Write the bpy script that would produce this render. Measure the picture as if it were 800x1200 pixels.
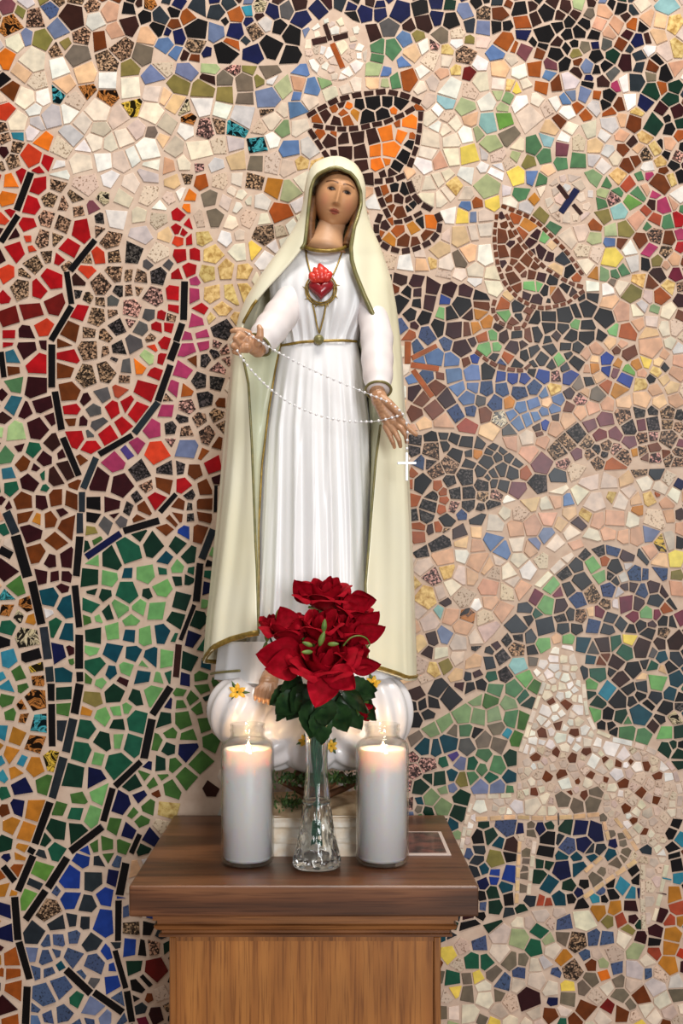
import bpy, bmesh, math, random
from mathutils import Vector, Matrix, Euler
for o in list(bpy.data.objects): bpy.data.objects.remove(o)
scene = bpy.context.scene
col = scene.collection
PI = math.pi
R = random.Random(7)

# ------------------------------------------------------------------ camera, world, lights, exposure
ZC = 1.4347                      # lens height above the floor
CAMY = -1.80                     # lens distance from the mosaic wall (wall face is y = 0)
F = 1310.0                       # focal length for a 1200 px tall frame
cam_d = bpy.data.cameras.new('camera')
cam = bpy.data.objects.new('camera', cam_d); col.objects.link(cam)
cam.location = (0, CAMY, ZC); cam.rotation_euler = (PI/2, 0, 0)
cam_d.sensor_fit = 'VERTICAL'; cam_d.sensor_height = 36; cam_d.lens = F*36/1200
cam_d.shift_x = 16/1200; cam_d.shift_y = 72/1200; cam_d.clip_start = .05
scene.camera = cam

world = bpy.data.worlds.new('room_light'); scene.world = world; world.use_nodes = True
wb = world.node_tree.nodes['Background']
wb.inputs[0].default_value = (1.0, .96, .915, 1); wb.inputs[1].default_value = .27

def area(name, loc, target, size, energy, color):
    l = bpy.data.lights.new(name, 'AREA'); l.shape = 'RECTANGLE'; l.size = size[0]; l.size_y = size[1]
    l.energy = energy; l.color = color
    o = bpy.data.objects.new(name, l); col.objects.link(o); o.location = loc
    o.rotation_euler = (Vector(target)-Vector(loc)).to_track_quat('-Z', 'Y').to_euler()
    return o
# the wall is brightest at its top: a ceiling lamp; one upright streak on each jar: a tall window behind the camera
area('ceiling_lamp_offscreen', (.25, -1.15, 3.7), (.0, 0, 1.6), (1.2, .6), 48, (1, .955, .88))
area('window_behind_camera_offscreen', (1.5, -6.0, 2.0), (0, 0, 1.5), (1.2, 2.2), 190, (.97, .98, 1))

scene.view_settings.view_transform = 'Standard'; scene.view_settings.look = 'None'
scene.view_settings.gamma = 1; scene.view_settings.use_curve_mapping = False
scene.view_settings.exposure = -0.06

# ------------------------------------------------------------------ helpers
def P(u, v, y):                  # photograph position at a given depth y -> point in the room
    d = y-CAMY
    return Vector(((u-384)*d/F, y, ZC-(v-672)*d/F))
def lin(c):
    return tuple((x/255/12.92 if x/255 <= .04045 else ((x/255+.055)/1.055)**2.4) for x in c)
def origin(o):
    p = Vector()
    while o: p += o.location; o = o.parent
    return p
def mk(name, verts, faces, mats, parent=None, smooth=True, fmat=None, cols=None):
    off = origin(parent) if parent else Vector()
    me = bpy.data.meshes.new(name)
    me.from_pydata([Vector(v)-off for v in verts], [], faces); me.update()
    if not isinstance(mats, (list, tuple)): mats = [mats]
    for m in mats: me.materials.append(m)
    if fmat: me.polygons.foreach_set('material_index', fmat)
    me.polygons.foreach_set('use_smooth', [smooth]*len(me.polygons))
    if cols:
        ca = me.color_attributes.new('Col', 'FLOAT_COLOR', 'POINT')
        ca.data.foreach_set('color', [x for c in cols for x in (c[0], c[1], c[2], 1.0)])
    o = bpy.data.objects.new(name, me); col.objects.link(o)
    if parent: o.parent = parent
    return o
def thing(name, loc, label, cat, group=None):
    o = bpy.data.objects.new(name, None); col.objects.link(o); o.location = loc; o.empty_display_size = .05
    return tag(o, label, cat, group)
def tag(o, label=None, cat=None, group=None, kind=None):
    for k, v in (('label', label), ('category', cat), ('group', group), ('kind', kind)):
        if v: o[k] = v
    return o
def bake(o, mods):               # apply modifiers given as (type, {settings})
    for t, s in mods:
        m = o.modifiers.new(t, t)
        for k, v in s.items(): setattr(m, k, v)
    dg = bpy.context.evaluated_depsgraph_get(); dg.update()
    me = bpy.data.meshes.new_from_object(o.evaluated_get(dg)); old = o.data
    o.modifiers.clear(); o.data = me; me.name = o.name
    me.polygons.foreach_set('use_smooth', [True]*len(me.polygons))
    return o
def grid_faces(n, m, closed_m=False, off=0):
    f = []
    for i in range(n-1):
        for j in range(m if closed_m else m-1):
            k = (j+1) % m
            f.append((off+i*m+j, off+i*m+k, off+(i+1)*m+k, off+(i+1)*m+j))
    return f
def tube(pts, rad, seg=8, vf=None, flat=1.0):
    """tube along points; returns verts, faces (appends to vf when given)"""
    V, Fc = vf if vf else ([], [])
    pts = [Vector(p) for p in pts]; n = len(pts); b = len(V)
    if not isinstance(rad, (list, tuple)): rad = [rad]*n
    up = None
    for i, p in enumerate(pts):
        t = (pts[min(i+1, n-1)]-pts[max(i-1, 0)]).normalized()
        if up is None:
            a = Vector((0, 1, 0)) if abs(t.y) < .9 else Vector((1, 0, 0))
            up = (a-t*a.dot(t)).normalized()
        else: up = (up-t*up.dot(t)).normalized()
        s = t.cross(up)
        for k in range(seg):
            a = 2*PI*k/seg
            V.append(p+(s*math.cos(a)+up*math.sin(a)*flat)*rad[i])
    for i in range(n-1):
        for k in range(seg):
            q = (k+1) % seg
            Fc.append((b+i*seg+k, b+i*seg+q, b+(i+1)*seg+q, b+(i+1)*seg+k))
    Fc.append(tuple(b+k for k in range(seg))[::-1]); Fc.append(tuple(b+(n-1)*seg+k for k in range(seg)))
    return V, Fc
def lathe(prof, seg=48, c=(0, 0, 0), rib=None):
    V, Fc = [], []
    for i, (r, z) in enumerate(prof):
        for k in range(seg):
            a = 2*PI*k/seg; rr = r*(rib(a, z) if rib else 1)
            V.append(Vector((c[0]+rr*math.cos(a), c[1]+rr*math.sin(a), c[2]+z)))
    Fc = grid_faces(len(prof), seg, True)
    return V, Fc
def box(x0, x1, y0, y1, z0, z1, vf=None):
    V, Fc = vf if vf else ([], []); b = len(V)
    V += [Vector(p) for p in ((x0,y0,z0),(x1,y0,z0),(x1,y1,z0),(x0,y1,z0),(x0,y0,z1),(x1,y0,z1),(x1,y1,z1),(x0,y1,z1))]
    Fc += [tuple(b+i for i in f) for f in ((0,3,2,1),(4,5,6,7),(0,1,5,4),(1,2,6,5),(2,3,7,6),(3,0,4,7))]
    return V, Fc
def bevel(o, w, seg=2):
    bm = bmesh.new(); bm.from_mesh(o.data)
    bmesh.ops.bevel(bm, geom=bm.edges[:], offset=w, segments=seg, affect='EDGES', profile=.6)
    bm.to_mesh(o.data); bm.free(); return o
def ball(c, r, seg=12, rings=8, vf=None):
    V, Fc = vf if vf else ([], []); b = len(V); c = Vector(c)
    if not isinstance(r, (tuple, list)): r = (r, r, r)
    for i in range(rings+1):
        f = PI*i/rings
        for k in range(seg):
            a = 2*PI*k/seg
            V.append(c+Vector((r[0]*math.sin(f)*math.cos(a), r[1]*math.sin(f)*math.sin(a), r[2]*math.cos(f))))
    Fc += grid_faces(rings+1, seg, True, b)
    return V, Fc
def interp(tab, v):              # piecewise-linear table lookup with smoothing
    if v <= tab[0][0]: return tab[0][1]
    for (a, x), (b, y) in zip(tab, tab[1:]):
        if v <= b: return x+(y-x)*(v-a)/(b-a)
    return tab[-1][1]
def sm(tab, v, w=7):
    return (interp(tab, v-w)+2*interp(tab, v)+interp(tab, v+w))/4
def spline(pts, n):              # Catmull-Rom through points
    pts = [Vector(p) for p in pts]; out = []
    m = len(pts)
    for i in range(m-1):
        p0, p1, p2, p3 = pts[max(i-1,0)], pts[i], pts[i+1], pts[min(i+2,m-1)]
        for k in range(n):
            t = k/n
            out.append(.5*((2*p1)+(p2-p0)*t+(2*p0-5*p1+4*p2-p3)*t*t+(3*p1-p0-3*p2+p3)*t**3))
    out.append(pts[-1]); return out

# ------------------------------------------------------------------ materials
def mat(name, color=(.8,.8,.8), rough=.5, **kw):
    m = bpy.data.materials.new(name); m.use_nodes = True
    b = m.node_tree.nodes['Principled BSDF']
    b.inputs['Base Color'].default_value = (*color, 1); b.inputs['Roughness'].default_value = rough
    for k, v in kw.items(): b.inputs[k.replace('_', ' ')].default_value = v
    return m
def nodes(m): return m.node_tree.nodes, m.node_tree.links, m.node_tree.nodes['Principled BSDF']
def N(m, t, **kw):
    n = m.node_tree.nodes.new(t)
    for k, v in kw.items():
        if hasattr(n, k): setattr(n, k, v)
        else: n.inputs[k].default_value = v
    return n
def ramp(m, stops, interp='LINEAR'):
    n = m.node_tree.nodes.new('ShaderNodeValToRGB'); e = n.color_ramp.elements
    n.color_ramp.interpolation = interp
    while len(e) < len(stops): e.new(.5)
    for s, (p, c) in zip(e, stops): s.position = p; s.color = (*c, 1)
    return n
def coords(m, scale=(1,1,1)):
    t = N(m, 'ShaderNodeTexCoord'); mp = N(m, 'ShaderNodeMapping'); mp.inputs['Scale'].default_value = scale
    m.node_tree.links.new(t.outputs['Object'], mp.inputs['Vector']); return mp.outputs['Vector']
def mixc(m, a, b, fac, mode='MIX'):
    n = N(m, 'ShaderNodeMix', data_type='RGBA', blend_type=mode); L = m.node_tree.links
    for s, i in ((fac, 0), (a, 6), (b, 7)):
        if hasattr(s, 'is_linked'): L.new(s, n.inputs[i])
        elif isinstance(s, (int, float)): n.inputs[i].default_value = s
        else: n.inputs[i].default_value = (*s, 1)
    return n.outputs[2]
def bump(m, h, strength, dist):
    b = N(m, 'ShaderNodeBump'); b.inputs['Strength'].default_value = strength; b.inputs['Distance'].default_value = dist
    m.node_tree.links.new(h, b.inputs['Height']); m.node_tree.links.new(b.outputs[0], nodes(m)[2].inputs['Normal'])
def noisy(name, c1, c2, scale, rough=.5, bstr=0, bdist=.001, detail=4, stretch=(1,1,1), **kw):
    m = mat(name, c1, rough, **kw); nd, L, b = nodes(m)
    n = N(m, 'ShaderNodeTexNoise'); n.inputs['Scale'].default_value = scale; n.inputs['Detail'].default_value = detail
    L.new(coords(m, stretch), n.inputs['Vector'])
    r = ramp(m, [(.35, c1), (.65, c2)]); L.new(n.outputs[0], r.inputs[0]); L.new(r.outputs[0], b.inputs['Base Color'])
    if bstr: bump(m, n.outputs[0], bstr, bdist)
    return m
def attr_mat(name, rough, variant):
    m = mat(name, (1,1,1), rough, Specular_IOR_Level=.14); nd, L, b = nodes(m)
    a = N(m, 'ShaderNodeAttribute', attribute_name='Col'); c = a.outputs['Color']; vec = coords(m)
    if variant == 'glaze':
        n = N(m, 'ShaderNodeTexNoise', Scale=60.0, Detail=5.0); L.new(vec, n.inputs['Vector'])
        r = ramp(m, [(.3, (.78,.78,.78)), (.7, (1.18,1.16,1.12))]); L.new(n.outputs[0], r.inputs[0])
        L.new(mixc(m, c, r.outputs[0], 1.0, 'MULTIPLY'), b.inputs['Base Color'])
    elif variant == 'granite':
        v = N(m, 'ShaderNodeTexVoronoi', Scale=420.0); L.new(vec, v.inputs['Vector'])
        s = N(m, 'ShaderNodeSeparateColor'); L.new(v.outputs['Color'], s.inputs[0])
        r = ramp(m, [(0, (.12,.11,.11)), (.34, (.42,.36,.33)), (.52, (1.05,.98,.92)), (.74, (2.7,2.55,2.4))], 'CONSTANT')
        L.new(s.outputs[0], r.inputs[0]); L.new(mixc(m, c, r.outputs[0], 1.0, 'MULTIPLY'), b.inputs['Base Color'])
    elif variant == 'fleck':     # pale tile with sparse brown flecks
        v = N(m, 'ShaderNodeTexNoise', Scale=330.0, Detail=2.0); L.new(vec, v.inputs['Vector'])
        r = ramp(m, [(.33, (.42,.34,.28)), (.42, (1,1,1)), (.75, (1.12,1.1,1.08))]); L.new(v.outputs[0], r.inputs[0])
        L.new(mixc(m, c, r.outputs[0], 1.0, 'MULTIPLY'), b.inputs['Base Color'])
    elif variant == 'swirl':     # marbled fused glass
        n = N(m, 'ShaderNodeTexNoise', Scale=42.0, Detail=1.5, Distortion=2.2); L.new(vec, n.inputs['Vector'])
        r = ramp(m, [(0, (.012,.012,.014)), (.44, (.02,.02,.022)), (.5, (1,1,1)), (.56, (.02,.02,.02)), (.62, (.8,.8,.75))])
        L.new(n.outputs[0], r.inputs[0]); L.new(mixc(m, c, r.outputs[0], 1.0, 'MULTIPLY'), b.inputs['Base Color'])
    elif variant == 'gold':      # mottled amber ceramic
        n = N(m, 'ShaderNodeTexNoise', Scale=120.0, Detail=5.0, Distortion=.6); L.new(vec, n.inputs['Vector'])
        r = ramp(m, [(.34, (.62,.5,.36)), (.5, (1,.97,.92)), (.68, (1.3,1.36,1.5))]); L.new(n.outputs[0], r.inputs[0])
        L.new(mixc(m, c, r.outputs[0], 1.0, 'MULTIPLY'), b.inputs['Base Color'])
    return m
M = {}
M['grout'] = noisy('sandy_grout', lin((192,165,145)), lin((206,182,162)), 45, .9, .25, .0015, 6)
TM = [attr_mat('glazed_tile', .28, 'glaze'), attr_mat('granite_tile', .35, 'granite'), attr_mat('flecked_tile', .4, 'fleck'),
      attr_mat('marbled_glass', .15, 'swirl'), attr_mat('amber_tile', .35, 'gold')]
def wood(name, dark, mid, light, axis, rough=.38, wscale=9):
    m = mat(name, mid, rough); nd, L, b = nodes(m)
    st = {'x': (.12,1,1), 'z': (1,1,.1)}[axis]
    vec = coords(m, st)
    w = N(m, 'ShaderNodeTexWave', wave_type='BANDS', bands_direction={'x':'Z','z':'X'}[axis], Scale=float(wscale), Distortion=9.0, Detail=3.0)
    w.inputs['Detail Scale'].default_value = 1.6; L.new(vec, w.inputs['Vector'])
    st2 = {'x': (3,60,95), 'z': (95,60,3)}[axis]
    n = N(m, 'ShaderNodeTexNoise', Scale=4.0, Detail=6.0); L.new(coords(m, st2), n.inputs['Vector'])
    n2 = N(m, 'ShaderNodeTexNoise', Scale=7.0, Detail=3.0); L.new(coords(m), n2.inputs['Vector'])
    r = ramp(m, [(0, dark), (.45, mid), (1, light)]); L.new(w.outputs[0], r.inputs[0])
    r2 = ramp(m, [(.34, (.6,.54,.48)), (.5, (1,1,1)), (.8, (1.1,1.08,1.06))]); L.new(n.outputs[0], r2.inputs[0])
    r3 = ramp(m, [(.3, (.72,.68,.65)), (.7, (1.12,1.1,1.08))]); L.new(n2.outputs[0], r3.inputs[0])
    c = mixc(m, r.outputs[0], r2.outputs[0], 1.0, 'MULTIPLY'); c = mixc(m, c, r3.outputs[0], 1.0, 'MULTIPLY')
    L.new(c, b.inputs['Base Color']); bump(m, n.outputs[0], .12, .0006)
    return m
M['slab'] = wood('dark_oak', lin((78,46,26)), lin((104,63,37)), lin((124,80,50)), 'x', .34, 7)
M['mould'] = wood('moulding_oak', lin((112,68,34)), lin((136,85,44)), lin((152,100,54)), 'x', .35, 8)
M['panel'] = wood('golden_oak', lin((164,104,48)), lin((174,112,52)), lin((182,120,58)), 'z', .38, 10)
M['frame'] = wood('frame_oak', lin((140,88,40)), lin((154,98,46)), lin((164,108,54)), 'z', .35, 10)
M['cloak'] = noisy('ivory_paint', lin((236,228,194)), lin((240,234,208)), 6, .34, Coat_Weight=.25, Coat_Roughness=.2)
M['lining'] = noisy('pale_green_paint', lin((214,212,178)), lin((204,210,184)), 8, .28)
M['dress'] = noisy('white_gloss_paint', lin((232,231,232)), lin((238,236,236)), 9, .38, Coat_Weight=.2, Coat_Roughness=.25)
M['sleeve'] = noisy('pink_white_paint', lin((236,228,226)), lin((232,218,214)), 18, .35)
M['gold'] = noisy('antique_gold', lin((128,104,44)), lin((168,138,66)), 160, .38, Metallic=.45)
M['olive'] = noisy('green_gold', lin((112,110,70)), lin((140,128,78)), 90, .4, Metallic=.25)
M['skin'] = noisy('painted_skin', lin((190,142,104)), lin((202,156,118)), 40, .5)
M['handskin'] = noisy('painted_hand', lin((178,128,92)), lin((200,152,116)), 70, .35)
M['hair'] = noisy('brown_hair_paint', lin((92,58,30)), lin((126,84,46)), 120, .45)
M['heart'] = noisy('dark_red_enamel', lin((120,14,24)), lin((150,24,34)), 60, .25)
M['flamered'] = noisy('bright_red_enamel', lin((206,40,34)), lin((226,72,54)), 150, .3)
M['cloud'] = noisy('cloud_paint', lin((232,228,228)), lin((226,218,216)), 14, .25, Coat_Weight=.3)
M['plinth'] = noisy('chipped_cream_paint', lin((246,238,224)), lin((232,212,184)), 70, .5, .2, .001)
M['rock'] = noisy('sandstone_paint', lin((176,146,112)), lin((208,184,150)), 60, .7, .5, .003)
M['bark'] = noisy('brown_bark', lin((78,48,28)), lin((118,76,46)), 120, .6, .4, .002)
M['foliage'] = noisy('painted_leaves', lin((36,66,30)), lin((86,116,52)), 150, .45)
M['yellow'] = noisy('yellow_petal', lin((226,168,40)), lin((236,196,70)), 200, .4)
M['petal'] = noisy('red_velvet_petal', lin((136,2,18)), lin((166,5,30)), 120, .75, Specular_IOR_Level=.12)
M['leaf'] = noisy('dark_green_leaf', lin((24,50,26)), lin((56,90,46)), 60, .4)
M['sepal'] = noisy('bright_green_sepal', lin((78,110,44)), lin((120,142,62)), 100, .5)
M['stem'] = noisy('green_stem', lin((30,84,60)), lin((46,104,70)), 60, .4)
M['bead'] = mat('pearl_bead', lin((240,236,236)), .12, Coat_Weight=.6)
M['metal'] = mat('silver_metal', lin((238,238,240)), .35, Metallic=.2)
M['wick'] = mat('charred_wick', (.02,.018,.015), .9)
M['wax'] = mat('white_wax', lin((226,223,224)), .4, Subsurface_Weight=.9, Subsurface_Scale=.022)
M['wax'].node_tree.nodes['Principled BSDF'].inputs['Subsurface Radius'].default_value = (1, .6, .36)
M['floor'] = noisy('stone_floor', lin((150,128,106)), lin((170,148,124)), 5, .6)
M['water'] = None
fl = bpy.data.materials.new('candle_flame'); fl.use_nodes = True
fl.node_tree.nodes.clear()
e = fl.node_tree.nodes.new('ShaderNodeEmission'); e.inputs[0].default_value = (1, .62, .24, 1); e.inputs[1].default_value = 22
fo = fl.node_tree.nodes.new('ShaderNodeOutputMaterial'); fl.node_tree.links.new(e.outputs[0], fo.inputs[0]); M['flame'] = fl
def thin_glass(name, tint, rough=.02):     # thin-walled clear glass: see-through, Schlick reflection on both faces
    m = bpy.data.materials.new(name); m.use_nodes = True; nt = m.node_tree; nt.nodes.clear(); L = nt.links
    t = nt.nodes.new('ShaderNodeBsdfTransparent'); t.inputs[0].default_value = (*tint, 1)
    g = nt.nodes.new('ShaderNodeBsdfGlossy'); g.inputs['Roughness'].default_value = rough
    lw = nt.nodes.new('ShaderNodeLayerWeight'); lw.inputs[0].default_value = .5
    p = nt.nodes.new('ShaderNodeMath'); p.operation = 'POWER'; p.inputs[1].default_value = 2.4
    q = nt.nodes.new('ShaderNodeMath'); q.operation = 'MULTIPLY_ADD'; q.inputs[1].default_value = .7; q.inputs[2].default_value = .05
    x = nt.nodes.new('ShaderNodeMixShader'); o = nt.nodes.new('ShaderNodeOutputMaterial')
    L.new(lw.outputs['Facing'], p.inputs[0]); L.new(p.outputs[0], q.inputs[0])
    L.new(q.outputs[0], x.inputs[0]); L.new(t.outputs[0], x.inputs[1]); L.new(g.outputs[0], x.inputs[2]); L.new(x.outputs[0], o.inputs[0])
    return m
M['jar'] = thin_glass('clear_jar_glass', (.97,.975,.97))
M['crystal'] = mat('cut_crystal', (.96,.98,.98), .03, Transmission_Weight=1.0, IOR=1.46)
# ------------------------------------------------------------------ the mosaic wall
# colours of the ceramic pieces (sRGB) and the finish: 0 glazed, 1 granite, 2 flecked, 3 marbled glass, 4 amber
PAL = {'k': (26,23,25), 'b': (28,33,78), 'B': (40,70,145), 'c': (122,132,162), 'g': (98,96,96), 'r': (172,26,34), 'R': (196,58,32),
 'o': (222,114,30), 'p': (222,184,142), 'y': (232,204,92), 'm': (62,24,30), 'n': (114,62,28), 'N': (64,38,33), 't': (188,130,52),
 'w': (236,230,222), 'W': (225,211,190), 'i': (208,187,172), 'l': (200,192,190), 'd': (27,62,48), 'e': (40,98,76), 'f': (124,174,112),
 'h': (138,128,76), 'j': (80,118,62), 'q': (24,78,92), 'T': (62,140,160), 'u': (122,76,84), 'v': (172,68,108), 'z': (126,114,100),
 'a': (172,180,140), 's': (206,160,130), 'A': (166,92,40), 'E': (136,158,118), 'D': (52,59,66), 'L': (104,130,170), 'M': (116,32,60),
 'Y': (150,186,186), 'F': (92,132,96), 'J': (112,158,78), 'U': (62,114,132), 'V': (178,204,140), 'X': (94,76,142), 'Z': (172,84,60),
 'K': (118,34,30), 'G': (62,58,58), 'S': (128,106,88), 'P': (150,118,112), 'Q': (80,95,126), 'I': (205,183,162), 'x': (190,150,70), 'O': (208,176,112)}
FIN = {'G': 1, 'S': 1, 'P': 1, 'Q': 2, 'I': 2, 'x': 3, 'O': 4}
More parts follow.
